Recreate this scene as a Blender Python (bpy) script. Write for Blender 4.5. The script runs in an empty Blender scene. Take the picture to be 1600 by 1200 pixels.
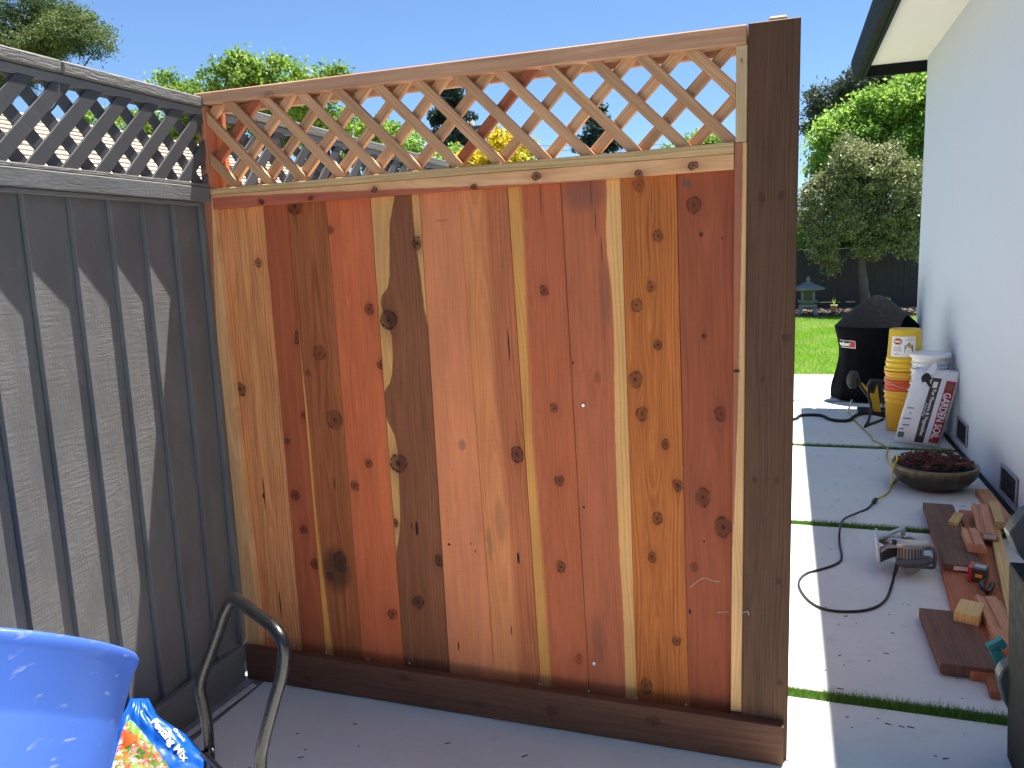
import bpy, bmesh, math, random
import numpy as np
from mathutils import Vector, Matrix
random.seed(7); RNG = np.random.default_rng(11)
SC = bpy.context.scene
COL = SC.collection
# ------------------------------------------------------------------ camera
CP = np.array([2.0609, -2.5021, 1.6634]); YAW, PITCH, ROLL, FPX = -19.1033, -8.9093, -2.0725, 1241.43
def cam_axes():
    y, p, r = [math.radians(a) for a in (YAW, PITCH, ROLL)]
    fw = np.array([math.sin(y)*math.cos(p), math.cos(y)*math.cos(p), math.sin(p)])
    ri = np.array([math.cos(y), -math.sin(y), 0.0]); up = np.cross(ri, fw)
    return ri*math.cos(r)+up*math.sin(r), -ri*math.sin(r)+up*math.cos(r), fw
CR, CU, CF = cam_axes()
cam = bpy.data.cameras.new('camera'); cam.sensor_width = 36; cam.lens = 36*FPX/1600
cam.clip_start = 0.05; cam.clip_end = 2000
camo = bpy.data.objects.new('camera', cam); COL.objects.link(camo)
camo.matrix_world = Matrix([[CR[0], CU[0], -CF[0], CP[0]], [CR[1], CU[1], -CF[1], CP[1]], [CR[2], CU[2], -CF[2], CP[2]], [0, 0, 0, 1]])
SC.camera = camo
# ------------------------------------------------------------------ light
SUN = Vector((0.45, 1.0, 3.5)).normalized()
EXPOSURE = 1.56
w = bpy.data.worlds.new('World'); SC.world = w; w.use_nodes = True
nt = w.node_tree; nt.nodes.clear()
sky = nt.nodes.new('ShaderNodeTexSky'); sky.sky_type = 'NISHITA'; sky.sun_disc = False
sky.sun_elevation = math.asin(SUN.z); sky.sun_rotation = math.atan2(SUN.x, SUN.y)
sky.air_density = 1.0; sky.dust_density = 0.0; sky.ozone_density = 9.0; sky.altitude = 30
bg = nt.nodes.new('ShaderNodeBackground'); bg.inputs[1].default_value = 0.057
wo = nt.nodes.new('ShaderNodeOutputWorld')
nt.links.new(sky.outputs[0], bg.inputs[0]); nt.links.new(bg.outputs[0], wo.inputs[0])
sl = bpy.data.lights.new('sun', 'SUN'); sl.energy = 5.0; sl.angle = math.radians(0.53); sl.color = (1.0, 0.955, 0.87)
so = bpy.data.objects.new('sun', sl); COL.objects.link(so); so.rotation_euler = SUN.to_track_quat('Z', 'Y').to_euler()
so.location = (6, 12, 30)
SC.view_settings.view_transform = 'Standard'; SC.view_settings.look = 'None'
SC.view_settings.exposure = EXPOSURE; SC.view_settings.gamma = 1; SC.view_settings.use_curve_mapping = False
SC.cycles.max_bounces = 8; SC.cycles.diffuse_bounces = 5; SC.cycles.glossy_bounces = 3; SC.cycles.transmission_bounces = 4; SC.cycles.transparent_max_bounces = 6
SC.cycles.sample_clamp_indirect = 8

# ------------------------------------------------------------------ helpers
def ray(a, b): return (a-800)/FPX*CR-(b-600)/FPX*CU+CF
def on(a, b, ax, val):
    d = ray(a, b); t = (val-CP[ax])/d[ax]; return Vector(CP+t*d)
def G(a, b, z=0.0): return on(a, b, 2, z)
def Y(a, b, y): return on(a, b, 1, y)
def lin(c):
    return tuple((v/12.92 if v <= 0.04045 else ((v+0.055)/1.055)**2.4) for v in [x/255 for x in c])
def tag(o, label, cat, group=None, kind=None):
    if label: o['label'] = label
    if cat: o['category'] = cat
    if group: o['group'] = group
    if kind: o['kind'] = kind
    return o
def empty(name, loc, label, cat, group=None):
    o = bpy.data.objects.new(name, None); COL.objects.link(o); o.location = loc; o.empty_display_size = 0.1
    return tag(o, label, cat, group)
def mesh(name, V, F, smooth=False):
    me = bpy.data.meshes.new(name)
    if isinstance(V, np.ndarray) and isinstance(F, np.ndarray):
        n, k = F.shape
        me.vertices.add(len(V)); me.vertices.foreach_set('co', V.astype(np.float32).ravel())
        me.loops.add(n*k); me.loops.foreach_set('vertex_index', F.astype(np.int32).ravel())
        me.polygons.add(n); me.polygons.foreach_set('loop_start', np.arange(0, n*k, k, dtype=np.int32))
        me.update(calc_edges=True); me.validate()
    else:
        me.from_pydata([tuple(v) for v in V], [], [tuple(f) for f in F]); me.update()
    if smooth: me.polygons.foreach_set('use_smooth', [True]*len(me.polygons))
    return me
def link(name, me, m=None, parent=None):
    o = bpy.data.objects.new(name, me); COL.objects.link(o)
    if m is not None and not me.materials: me.materials.append(m)
    if parent is not None:
        o.parent = parent
    return o
def wlink(name, me, m, parent):
    """geometry given in world space, kept there under a parent Empty"""
    o = link(name, me, m)
    if parent is not None:
        o.parent = parent; o.matrix_parent_inverse = Matrix.LocRotScale(parent.location, parent.rotation_euler, None).inverted()
    return o
def bm_mesh(name, bm, bevel=0, seg=1, smooth=False):
    if bevel: bmesh.ops.bevel(bm, geom=bm.edges[:]+bm.verts[:], offset=bevel, segments=seg, affect='EDGES', profile=0.6)
    bmesh.ops.recalc_face_normals(bm, faces=bm.faces[:])
    me = bpy.data.meshes.new(name); bm.to_mesh(me); bm.free()
    if smooth: me.polygons.foreach_set('use_smooth', [True]*len(me.polygons))
    return me
def hexa(bm, P):
    vs = [bm.verts.new(p) for p in P]
    for f in ((0, 3, 2, 1), (4, 5, 6, 7), (0, 1, 5, 4), (1, 2, 6, 5), (2, 3, 7, 6), (3, 0, 4, 7)): bm.faces.new([vs[i] for i in f])
def addbox(bm, x0, x1, y0, y1, z0, z1, M=None):
    P = [Vector(p) for p in ((x0, y0, z0), (x1, y0, z0), (x1, y1, z0), (x0, y1, z0), (x0, y0, z1), (x1, y0, z1), (x1, y1, z1), (x0, y1, z1))]
    hexa(bm, [M @ p for p in P] if M else P)
def box(name, x0, x1, y0, y1, z0, z1, bevel=0.0, seg=1, M=None):
    bm = bmesh.new(); addbox(bm, x0, x1, y0, y1, z0, z1, M); return bm_mesh(name, bm, bevel, seg)
def prism(name, pts, ext, bevel=0.0):
    bm = bmesh.new(); ext = Vector(ext)
    a = [bm.verts.new(p) for p in pts]; b = [bm.verts.new(Vector(p)+ext) for p in pts]; n = len(pts)
    bm.faces.new(a); bm.faces.new(b[::-1])
    for i in range(n): bm.faces.new((a[i], a[(i+1) % n], b[(i+1) % n], b[i]))
    return bm_mesh(name, bm, bevel)
def lathe(name, prof, seg=32, smooth=True, M=None, cap=True):
    V = []; F = []
    for r, z in prof:
        for i in range(seg):
            a = 2*math.pi*i/seg; V.append(Vector((r*math.cos(a), r*math.sin(a), z)))
    for k in range(len(prof)-1):
        for i in range(seg):
            j = (i+1) % seg; F.append((k*seg+i, k*seg+j, (k+1)*seg+j, (k+1)*seg+i))
    if cap:
        F.append(tuple(range(seg))[::-1]); F.append(tuple((len(prof)-1)*seg+i for i in range(seg)))
    if M: V = [M @ v for v in V]
    me = mesh(name, V, F, smooth); 
    return me
def catmull(P, n=8):
    P = [Vector(p) for p in P]; Q = [P[0]*2-P[1]]+P+[P[-1]*2-P[-2]]; out = []
    for i in range(1, len(Q)-2):
        for k in range(n):
            t = k/n; a, b, c, d = Q[i-1:i+3]
            out.append(0.5*((2*b)+(c-a)*t+(2*a-5*b+4*c-d)*t*t+(3*b-a-3*c+d)*t**3))
    return out+[P[-1]]
def tube(name, P, r, seg=10, smooth=True, radii=None):
    V = []; F = []; n = len(P); T = []
    for i in range(n): T.append((P[min(i+1, n-1)]-P[max(i-1, 0)]).normalized())
    up = Vector((0, 0, 1)) if abs(T[0].z) < 0.9 else Vector((1, 0, 0))
    nrm = (up-T[0]*up.dot(T[0])).normalized()
    for i in range(n):
        nrm = (nrm-T[i]*nrm.dot(T[i])).normalized(); bn = T[i].cross(nrm); rr = radii[i] if radii else r
        for k in range(seg):
            a = 2*math.pi*k/seg; V.append(P[i]+(nrm*math.cos(a)+bn*math.sin(a))*rr)
    for i in range(n-1):
        for k in range(seg):
            j = (k+1) % seg; F.append((i*seg+k, i*seg+j, (i+1)*seg+j, (i+1)*seg+k))
    F.append(tuple(range(seg))[::-1]); F.append(tuple((n-1)*seg+k for k in range(seg)))
    return mesh(name, V, F, smooth)
def join_me(name, mes, smooth=None):
    bm = bmesh.new()
    for me in mes: bm.from_mesh(me)
    out = bpy.data.meshes.new(name); bm.to_mesh(out); bm.free(); return out
def text_mesh(name, s, size=1.0, align='CENTER', bold=0.0, ext=0.0):
    cu = bpy.data.curves.new(name, 'FONT'); cu.body = s; cu.size = size; cu.align_x = align; cu.align_y = 'CENTER'
    cu.offset = bold; cu.extrude = ext; cu.resolution_u = 3
    o = bpy.data.objects.new(name, cu); COL.objects.link(o)
    dg = bpy.context.evaluated_depsgraph_get(); me = bpy.data.meshes.new_from_object(o.evaluated_get(dg))
    bpy.data.objects.remove(o); return me

# ------------------------------------------------------------------ materials
class NB:
    def __init__(s, name):
        s.m = bpy.data.materials.new(name); s.m.use_nodes = True; s.t = s.m.node_tree; s.t.nodes.clear()
        s.out = s.t.nodes.new('ShaderNodeOutputMaterial'); s.b = s.t.nodes.new('ShaderNodeBsdfPrincipled')
        s.t.links.new(s.b.outputs[0], s.out.inputs[0]); s.b.inputs['Specular IOR Level'].default_value = 0.3
    def n(s, t): return s.t.nodes.new(t)
    def put(s, sock, v):
        if hasattr(v, 'is_linked') or isinstance(v, bpy.types.NodeSocket): s.t.links.new(v, sock)
        elif isinstance(v, (tuple, list)) and len(v) == 3 and sock.type == 'RGBA': sock.default_value = (*v, 1)
        else: sock.default_value = v
    def M(s, op, a, b=None, c=None, clamp=False):
        k = s.n('ShaderNodeMath'); k.operation = op; k.use_clamp = clamp
        for i, v in enumerate((a, b, c)):
            if v is not None: s.put(k.inputs[i], v)
        return k.outputs[0]
    def sep(s, v):
        k = s.n('ShaderNodeSeparateXYZ'); s.put(k.inputs[0], v); return k.outputs
    def com(s, x, y, z):
        k = s.n('ShaderNodeCombineXYZ')
        for i, v in enumerate((x, y, z)): s.put(k.inputs[i], v)
        return k.outputs[0]
    def coord(s, kind='Object'): return s.n('ShaderNodeTexCoord').outputs[kind]
    def vm(s, op, a, b):
        k = s.n('ShaderNodeVectorMath'); k.operation = op; s.put(k.inputs[0], a); s.put(k.inputs[1], b); return k.outputs[0]
    def noise(s, vec, scale=1.0, detail=3, rough=0.55, dim='3D', w=None):
        k = s.n('ShaderNodeTexNoise'); k.noise_dimensions = dim
        if dim != '1D' and vec is not None: s.put(k.inputs['Vector'], vec)
        if w is not None: s.put(k.inputs['W'], w)
        k.inputs['Scale'].default_value = scale; k.inputs['Detail'].default_value = detail; k.inputs['Roughness'].default_value = rough
        return k.outputs[0]
    def ramp(s, f, lo, hi, a=0.0, b=1.0):
        k = s.n('ShaderNodeMapRange'); k.interpolation_type = 'SMOOTHSTEP'; s.put(k.inputs[0], f)
        for i, v in zip((1, 2, 3, 4), (lo, hi, a, b)): s.put(k.inputs[i], v)
        return k.outputs[0]
    def mix(s, f, a, b, mode='MIX'):
        k = s.n('ShaderNodeMix'); k.data_type = 'RGBA'; k.blend_type = mode; k.clamp_factor = True
        s.put(k.inputs[0], f); s.put(k.inputs[6], a); s.put(k.inputs[7], b); return k.outputs[2]
    def val(s, c, f):
        k = s.n('ShaderNodeHueSaturation'); s.put(k.inputs['Color'], c); s.put(k.inputs['Value'], f); return k.outputs[0]
    def curve(s, x, pts):
        k = s.n('ShaderNodeFloatCurve'); c = k.mapping.curves[0]
        pts = sorted(pts)
        c.points[0].location = pts[0]; c.points[1].location = pts[-1]
        for p in pts[1:-1]: c.points.new(*p)
        k.mapping.update(); s.put(k.inputs['Value'], x); return k.outputs[0]
    def bump(s, h, strength=0.3, dist=0.01):
        k = s.n('ShaderNodeBump'); k.inputs['Strength'].default_value = strength; k.inputs['Distance'].default_value = dist
        s.put(k.inputs['Height'], h); s.t.links.new(k.outputs[0], s.b.inputs['Normal'])
    def base(s, c, rough=0.7, **kw):
        s.put(s.b.inputs['Base Color'], c); s.put(s.b.inputs['Roughness'], rough)
        for k, v in kw.items(): s.put(s.b.inputs[k.replace('_', ' ')], v)
        return s.m
    def rnd(s): return s.n('ShaderNodeObjectInfo').outputs['Random']

def simple(name, c, rough=0.6, var=0.12, scale=6.0, bump=0.0, bscale=60.0, metallic=0.0, spec=0.3):
    b = NB(name); co = b.coord()
    f = b.noise(co, scale, 4); f2 = b.noise(co, scale*9, 3)
    k = b.M('ADD', b.M('MULTIPLY', b.M('SUBTRACT', f, 0.5), var*2), b.M('MULTIPLY_ADD', b.M('SUBTRACT', f2, 0.5), var, 1.0))
    b.base(b.val(c, k), b.ramp(f2, 0.3, 0.7, max(rough-0.08, 0.05), min(rough+0.08, 1)))
    b.b.inputs['Metallic'].default_value = metallic; b.b.inputs['Specular IOR Level'].default_value = spec
    if bump: b.bump(b.noise(co, bscale, 4), bump, 0.01)
    return b.m

def wood(name, base, dark=None, axis='z', knots=(), sap=None, sapL=None, sapR=None, length=1.9, rings=55, xc=0.05, cone=0.03,
         contrast=0.5, per_obj=False, stain=None, rough=0.78, spots=(), sapsoft=0.004, weather=0.0, slits=(), sawmarks=0.09):
    """long-grain timber in object space; axis = grain direction"""
    b = NB(name); s = b.sep(b.coord())
    X, Yc, Z = {'z': (s[0], s[1], s[2]), 'x': (s[2], s[1], s[0]), 'y': (s[0], s[2], s[1])}[axis]
    if per_obj:
        r = b.rnd(); Z0 = b.M('MULTIPLY_ADD', r, 37.0, Z); X0 = b.M('MULTIPLY_ADD', r, 11.0, X)
    else:
        sd = (hash(name) % 997)*0.0 + sum(ord(ch) for ch in name)*0.37; Z0 = b.M('ADD', Z, sd); X0 = b.M('ADD', X, 0.0)
    dark = dark or tuple(v*0.45 for v in base)
    # slow wander of the grain
    wn = b.noise(b.com(b.M('MULTIPLY', X0, 6.0), 0.0, b.M('MULTIPLY', Z0, 1.3)), 1.0, 2)
    kn = b.noise(b.com(b.M('MULTIPLY', X0, 38.0), 0.0, b.M('MULTIPLY', Z0, 30.0)), 1.0, 1)
    xw = b.M('MULTIPLY_ADD', b.M('SUBTRACT', wn, 0.5), 0.03, X0)
    kdark = None; khalo = None
    xj = b.M('MULTIPLY_ADD', b.M('SUBTRACT', kn, 0.5), 0.016, X); zj = b.M('MULTIPLY_ADD', b.M('SUBTRACT', kn, 0.5), -0.014, Z)
    kmod = b.ramp(b.noise(b.com(b.M('MULTIPLY', X0, 55.0), 0.0, b.M('MULTIPLY', Z0, 40.0)), 1.0, 1), .3, .65, .15, 1.0) if knots else None
    for (kx, kz, rx, rz, st) in knots:
        dx = b.M('SUBTRACT', xj, kx); dz = b.M('SUBTRACT', zj, kz)
        a = b.M('DIVIDE', dx, rx); c = b.M('DIVIDE', dz, rz)
        d2 = b.M('MULTIPLY_ADD', a, a, b.M('MULTIPLY', c, c)); d = b.M('SQRT', d2)
        d4 = b.M('MULTIPLY', d2, d2); core = b.M('POWER', 2.718, b.M('MULTIPLY', d4, -1.1))
        e1 = b.M('MULTIPLY', b.M('SUBTRACT', d, 0.97), 5.5); rim = b.M('MULTIPLY', b.M('POWER', 2.718, b.M('MULTIPLY', b.M('MULTIPLY', e1, e1), -1.0)), kmod)
        wav = b.M('MULTIPLY_ADD', b.M('SINE', b.M('MULTIPLY', d, 13.0)), 0.12, 0.58)
        mk = b.M('MULTIPLY', b.M('ADD', b.M('ADD', b.M('MULTIPLY', core, wav), b.M('MULTIPLY', rim, .85)), b.M('MULTIPLY', b.M('POWER', 2.718, b.M('MULTIPLY', d2, -9.0)), .45)), st*1.25, clamp=True)
        c2 = b.M('MULTIPLY', c, 0.62); d3 = b.M('MULTIPLY_ADD', a, a, b.M('MULTIPLY', c2, c2))
        h = b.M('POWER', 2.718, b.M('MULTIPLY', d3, -0.42))
        hh = b.M('MULTIPLY', h, 0.6*st)
        kdark = mk if kdark is None else b.M('MAXIMUM', kdark, mk)
        khalo = hh if khalo is None else b.M('MAXIMUM', khalo, hh)
        xw = b.M('SUBTRACT', xw, b.M('MULTIPLY', b.M('MULTIPLY', b.M('SUBTRACT', X, kx), h), 0.85))
    # growth rings: flat-sawn hyperbolas
    hz = b.M('MULTIPLY_ADD', b.M('SUBTRACT', b.noise(b.com(0.0, 0.0, b.M('MULTIPLY', Z0, 0.9)), 1.0, 1), 0.5), 0.12, cone)
    dxc = b.M('SUBTRACT', xw, xc)
    rad = b.M('SQRT', b.M('MULTIPLY_ADD', dxc, dxc, b.M('MULTIPLY', hz, hz)))
    band = b.noise(None, 1.0, 2, 0.5, '1D', b.M('MULTIPLY', rad, rings*2.6))
    band = b.ramp(band, 0.35, 0.68)
    fine = b.noise(b.com(b.M('MULTIPLY', xw, 520.0), b.M('MULTIPLY', Yc, 300.0), b.M('MULTIPLY', Z0, 10.0)), 1.0, 3, 0.6)
    mid = b.noise(b.com(b.M('MULTIPLY', xw, 150.0), b.M('MULTIPLY', Yc, 90.0), b.M('MULTIPLY', Z0, 3.2)), 1.0, 2, 0.55)
    strk = b.noise(b.com(b.M('MULTIPLY', xw, 42.0), 0.0, b.M('MULTIPLY', Z0, 0.7)), 1.0, 2, 0.5)
    blot = b.noise(b.com(b.M('MULTIPLY', xw, 16.0), 0.0, b.M('MULTIPLY', Z0, 2.2)), 1.0, 3, 0.6)
    saw = b.noise(b.com(b.M('MULTIPLY', X0, 9.0), 0.0, b.M('MULTIPLY', Z0, 260.0)), 1.0, 2, 0.7)
    base = tuple(v*q for v, q in zip(base, (1.0, .97, .84))); dark = tuple(v*q for v, q in zip(dark, (1.0, .97, .86)))
    f = b.M('ADD', b.M('MULTIPLY', band, contrast*0.6), b.M('MULTIPLY', b.M('ADD', b.ramp(fine, 0.35, 0.75), b.ramp(mid, .35, .7)), contrast*0.45))
    col = b.mix(f, base, dark)
    col = b.mix(b.ramp(strk, .45, .72, 0.0, .45), col, b.mix(f, tuple(v*q for v, q in zip(base, (1.14, 1.12, 1.02))), tuple(v*q for v, q in zip(dark, (1.2, 1.15, 1.05)))))
    if sap is not None:
        sap = tuple(v*q for v, q in zip(sap, (1.10, .95, .88)))
        sd2 = b.mix(b.M('MULTIPLY', b.M('ADD', band, fine), 0.33), sap, tuple(v*q for v, q in zip(sap, (0.62, 0.5, 0.4))))
        zn = b.M('DIVIDE', Z, length, clamp=True); wob = b.M('MULTIPLY', b.M('SUBTRACT', kn, 0.5), 0.005)
        mk = None
        for side, pts in (('L', sapL), ('R', sapR)):
            if not pts: continue
            edge = b.M('ADD', b.curve(zn, [(z/length, min(max(u, 0), 1)) for z, u in pts]), wob)
            dd = b.M('SUBTRACT', edge, X) if side == 'L' else b.M('SUBTRACT', X, edge)
            q = b.ramp(dd, -sapsoft, sapsoft); mk = q if mk is None else b.M('MAXIMUM', mk, q)
        col = b.mix(mk, col, sd2)
    col = b.val(col, b.M('ADD', b.M('MULTIPLY_ADD', b.M('SUBTRACT', blot, 0.5), 0.75, 1.0), b.M('MULTIPLY', b.M('SUBTRACT', saw, 0.5), sawmarks*2)))
    if weather:
        g = b.noise(b.com(b.M('MULTIPLY', X0, 25.0), 0.0, b.M('MULTIPLY', Z0, 5.0)), 1.0, 4, 0.65)
        col = b.mix(b.ramp(g, 0.45, 0.75, 0.0, weather), col, (0.16, 0.13, 0.115))
    if per_obj: col = b.val(col, b.M('MULTIPLY_ADD', r, 0.3, 0.85))
    if khalo is not None:
        col = b.mix(b.M('MULTIPLY', khalo, 0.8), col, tuple(v*q for v, q in zip(base, (0.50, 0.40, 0.36))))
        col = b.mix(kdark, col, tuple(.5*v+.5*q for v, q in zip((.05, .018, .012), [x*y for x, y in zip(base, (.16, .10, .08))])))
    for (kx, kz, rx, rz) in slits:
        a = b.M('DIVIDE', b.M('SUBTRACT', b.M('MULTIPLY_ADD', b.M('SUBTRACT', kn, .5), .003, X), kx), rx*.8); c = b.M('DIVIDE', b.M('SUBTRACT', Z, kz), rz)
        col = b.mix(b.ramp(b.M('MULTIPLY_ADD', a, a, b.M('MULTIPLY', c, c)), 1.2, 0.5), col, (0.02, 0.01, 0.008))
    for (kx, kz, rx, rz, cc, st) in spots:
        a = b.M('DIVIDE', b.M('SUBTRACT', xj, kx), rx); c = b.M('DIVIDE', b.M('SUBTRACT', zj, kz), rz)
        col = b.mix(b.ramp(b.M('MULTIPLY_ADD', a, a, b.M('MULTIPLY', c, c)), 1.3, 0.1, 0.0, st), col, cc)
    h = b.M('ADD', b.M('MULTIPLY', fine, 0.6), b.M('MULTIPLY', saw, 0.5))
    b.bump(h, 0.35, 0.002)
    return b.base(col, b.ramp(fine, 0.3, 0.8, rough-0.08, rough+0.1))

# colour palette -----------------------------------------------------------------
def concrete(name):
    b = NB(name); co = b.coord(); s = b.sep(co); r = b.rnd()
    co2 = b.vm('ADD', co, b.com(b.M('MULTIPLY', r, 31.0), b.M('MULTIPLY', r, 17.0), 0.0))
    big = b.noise(co2, 1.3, 5, 0.6); mid = b.noise(co2, 9.0, 5, 0.65); fine = b.noise(co2, 160.0, 3, 0.6)
    brm = b.noise(b.com(b.M('MULTIPLY', s[0], 5.0), b.M('MULTIPLY', s[1], 120.0), 0.0), 1.0, 3, 0.6)
    c = b.mix(b.ramp(big, 0.3, 0.7), (0.66, 0.675, 0.635), (0.735, 0.745, 0.70))
    c = b.mix(b.ramp(mid, 0.56, 0.75, 0.0, 0.5), c, (0.53, 0.535, 0.505))
    c = b.mix(b.ramp(brm, 0.5, 0.8, 0.0, 0.35), c, (0.53, 0.535, 0.50))
    sp = b.noise(co2, 55.0, 2, 0.5); c = b.mix(b.ramp(sp, 0.70, 0.78, 0.0, 0.5), c, (0.40, 0.40, 0.395))
    b.bump(b.M('ADD', b.M('MULTIPLY', fine, 0.5), brm), 0.25, 0.003)
    return b.base(c, 0.85)
def grey_paint(name, base, strong=0.4, ws=1.0, axis='z'):
    b = NB(name); co = b.coord(); s = b.sep(co); r = b.rnd()
    A = {'z': (s[1], s[2]), 'y': (s[2], s[1]), 'x': (s[2], s[0])}[axis]
    l = b.M('MULTIPLY_ADD', r, 19.0, A[1]); t = b.M('MULTIPLY_ADD', r, 7.0, A[0])
    arc = b.M('ADD', b.M('MULTIPLY', l, 70.0), b.M('MULTIPLY', b.M('MULTIPLY', t, t), 900.0*0.0))
    g1 = b.noise(b.com(b.M('MULTIPLY', t, 14.0), 0.0, b.M('MULTIPLY', l, 95.0)), 1.0, 4, 0.65)   # band-saw marks across the board
    g2 = b.noise(b.com(b.M('MULTIPLY', t, 160.0), 0.0, b.M('MULTIPLY', l, 22.0)), 1.0, 3, 0.6)    # raised grain along it
    g3 = b.noise(b.com(b.M('MULTIPLY', t, 7.0), 0.0, b.M('MULTIPLY', l, 3.0)), 1.0, 4, 0.6)
    g4 = b.noise(b.com(b.M('MULTIPLY', t, 40.0), 0.0, b.M('MULTIPLY', l, 30.0)), 1.0, 2, 0.5)
    c = b.mix(b.ramp(g3, 0.3, 0.7), tuple(v*0.86 for v in base), tuple(v*1.12 for v in base))
    c = b.mix(b.ramp(g4, 0.72, 0.80, 0.0, 0.5), c, tuple(v*0.35 for v in base))
    h = b.M('ADD', b.M('MULTIPLY', g1, b.ramp(g3, 0.35, 0.65, 0.2, 1.0)), b.M('MULTIPLY', g2, 0.55*ws))
    b.bump(h, strong, 0.006)
    return b.base(c, 0.62, Specular_IOR_Level=0.35)
MC = concrete('concrete')
GREY = (0.165, 0.168, 0.168)
M_GB = grey_paint('grey_painted_board', GREY); M_GR = grey_paint('grey_painted_rail', GREY, 0.4, 1.0, 'y'); M_GW = grey_paint('grey_weathered_cap', (0.17, 0.165, 0.155), 1.0, 2.2, 'y')
M_GL = grey_paint('grey_painted_slat', (0.075, 0.076, 0.080), 0.25)
M_DF = grey_paint('dark_back_fence_paint', (0.035, 0.038, 0.044), 0.3)
RED = lin((200, 128, 92)); PALE = lin((222, 184, 132)); 
M_RAIL = wood('redwood_rail', lin((200, 158, 132)), lin((158, 104, 82)), 'x', contrast=0.55, rings=40, sawmarks=0.06, knots=[(0.02, 0.33, 0.008, 0.02, 0.4)])
M_SLAT = wood('lattice_slat_wood', lin((214, 170, 134)), lin((158, 102, 74)), 'z', contrast=0.6, per_obj=True, rings=60, xc=0.3, sawmarks=0.06)
M_SLATR = wood('lattice_slat_red', lin((172, 100, 72)), lin((120, 62, 44)), 'z', contrast=0.6, per_obj=True, rings=60, xc=0.3, sawmarks=0.06)
M_POST = wood('brown_treated_post', (0.13, 0.062, 0.036), (0.055, 0.028, 0.018), 'z', contrast=0.6, rings=60, xc=0.02, cone=0.02, sawmarks=0.12, rough=0.7,
   knots=[(0.05, 1.27, 0.006, 0.01, .5), (0.10, 1.82, 0.007, 0.012, .6), (0.045, 1.82, 0.008, 0.012, .5), (0.11, 0.62, 0.006, 0.012, .6), (0.03, 0.95, .006, .009, .5), (0.10, .95, .006, .009, .5), (0.12, 1.4, .012, .01, .5), (0.12, .27, .008, .01, .6)])
M_KICK = wood('brown_treated_kickboard', (0.15, 0.068, 0.044), (0.06, 0.028, 0.02), 'x', contrast=0.6, rings=40, xc=0.02, sawmarks=0.14, rough=0.72,
   knots=[(0.07, 1.30, 0.018, 0.02, .5), (0.09, 1.66, 0.015, 0.02, .55), (0.11, .72, .01, .02, .45), (0.05, .3, .012, .02, .45), (0.05, 1.02, .01, .015, .4)])
M_WHITE = simple('white_wall_paint', (0.60, 0.655, 0.71), 0.8, 0.02, 2.0, 0.12, 240.0)
M_SOFFIT = simple('soffit_paint', (0.74, 0.70, 0.62), 0.8, 0.02, 2.0)
M_GUT = simple('dark_gutter_paint', (0.007, 0.009, 0.011), 0.6, 0.03, spec=.12)
M_BLACK = simple('black_metal', (0.005, 0.005, 0.006), 0.33, 0.1, 20, 0.08, 300, spec=0.5)
M_DARK = simple('dark_plastic', (0.03, 0.032, 0.035), 0.5, 0.15)

M_CHALK = simple('white_chalk', (.6, .55, .5), .9, .2)
# ------------------------------------------------------------------ ground and paving
gr = link('ground', mesh('ground', [(-500, -500, -.07), (500, -500, -.07), (500, 900, -.07), (-500, 900, -.07)], [(0, 1, 2, 3)]), simple('bare_earth', (0.10, 0.115, 0.055), 0.95, 0.25, 0.8, 0.5, 30))
tag(gr, 'dull earth and rough grass around the garden paving', 'ground', kind='structure')
JO = [(.447, .515), (2.463, 2.54), (4.553, 4.63), (6.70, 6.77)]
cpth = link('concrete_path', box('concrete_path', .06, 3.40, -7, 8.74, -.068, -.045), simple('gravel_bed', (.12, .11, .09), .95, .3, 30, .5, 90))
tag(cpth, 'pale concrete slab path between wooden fence panel and white house wall', 'path', kind='structure')
yy = [-7.0, -3.66, -3.6, -1.62, -1.555, JO[0][0], JO[0][1], JO[1][0], JO[1][1], JO[2][0], JO[2][1], 5.955, 5.961, JO[3][0], JO[3][1], 8.74]
for i in range(0, len(yy), 2):
    o = link('slab', box('slab', .075, 3.40, 0, yy[i+1]-yy[i], -.05, 0, .004), MC, cpth); o.location = (0, yy[i], 0)
# strip beside the grey fence
sb = link('gravel_edge', box('gravel_edge', -.12, .07, -7, 9, -.06, -.012), simple('gritty_concrete', (.30, .29, .27), .95, .35, 18, .8, 120))
tag(sb, 'rough gritty concrete edge along the foot of grey fence', 'edging', kind='structure')

def blades(name, n, x0, x1, y0, y1, h0, h1, wd, z=0.0, lean=.5, color=None):
    x = RNG.uniform(x0, x1, n); y = RNG.uniform(y0, y1, n); h = RNG.uniform(h0, h1, n); a = RNG.uniform(0, 6.28, n)
    dx = np.cos(a)*wd; dy = np.sin(a)*wd; lx = RNG.normal(0, lean, n)*h; ly = RNG.normal(0, lean, n)*h
    V = np.empty((n, 3, 3)); V[:, 0] = np.c_[x-dx, y-dy, np.full(n, z)]; V[:, 1] = np.c_[x+dx, y+dy, np.full(n, z)]; V[:, 2] = np.c_[x+lx, y+ly, z+h]
    return mesh(name, V.reshape(-1, 3), np.arange(3*n).reshape(-1, 3))
def leafmat(name, c1, c2, c3=None, trans=0.35, rough=0.5, nscale=0.8):
    b = NB(name); g = b.n('ShaderNodeNewGeometry'); ri = g.outputs['Random Per Island']
    f = b.noise(b.coord(), nscale, 3)
    c = b.mix(ri, c1, c2)
    if c3: c = b.mix(b.ramp(f, 0.45, 0.65), c, c3)
    b.base(c, rough)
    tr = b.n('ShaderNodeBsdfTranslucent'); b.put(tr.inputs[0], b.val(c, 1.25)); mx = b.n('ShaderNodeMixShader'); mx.inputs[0].default_value = trans
    b.t.links.new(b.b.outputs[0], mx.inputs[1]); b.t.links.new(tr.outputs[0], mx.inputs[2]); b.t.links.new(mx.outputs[0], b.out.inputs[0])
    return b.m
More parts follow.
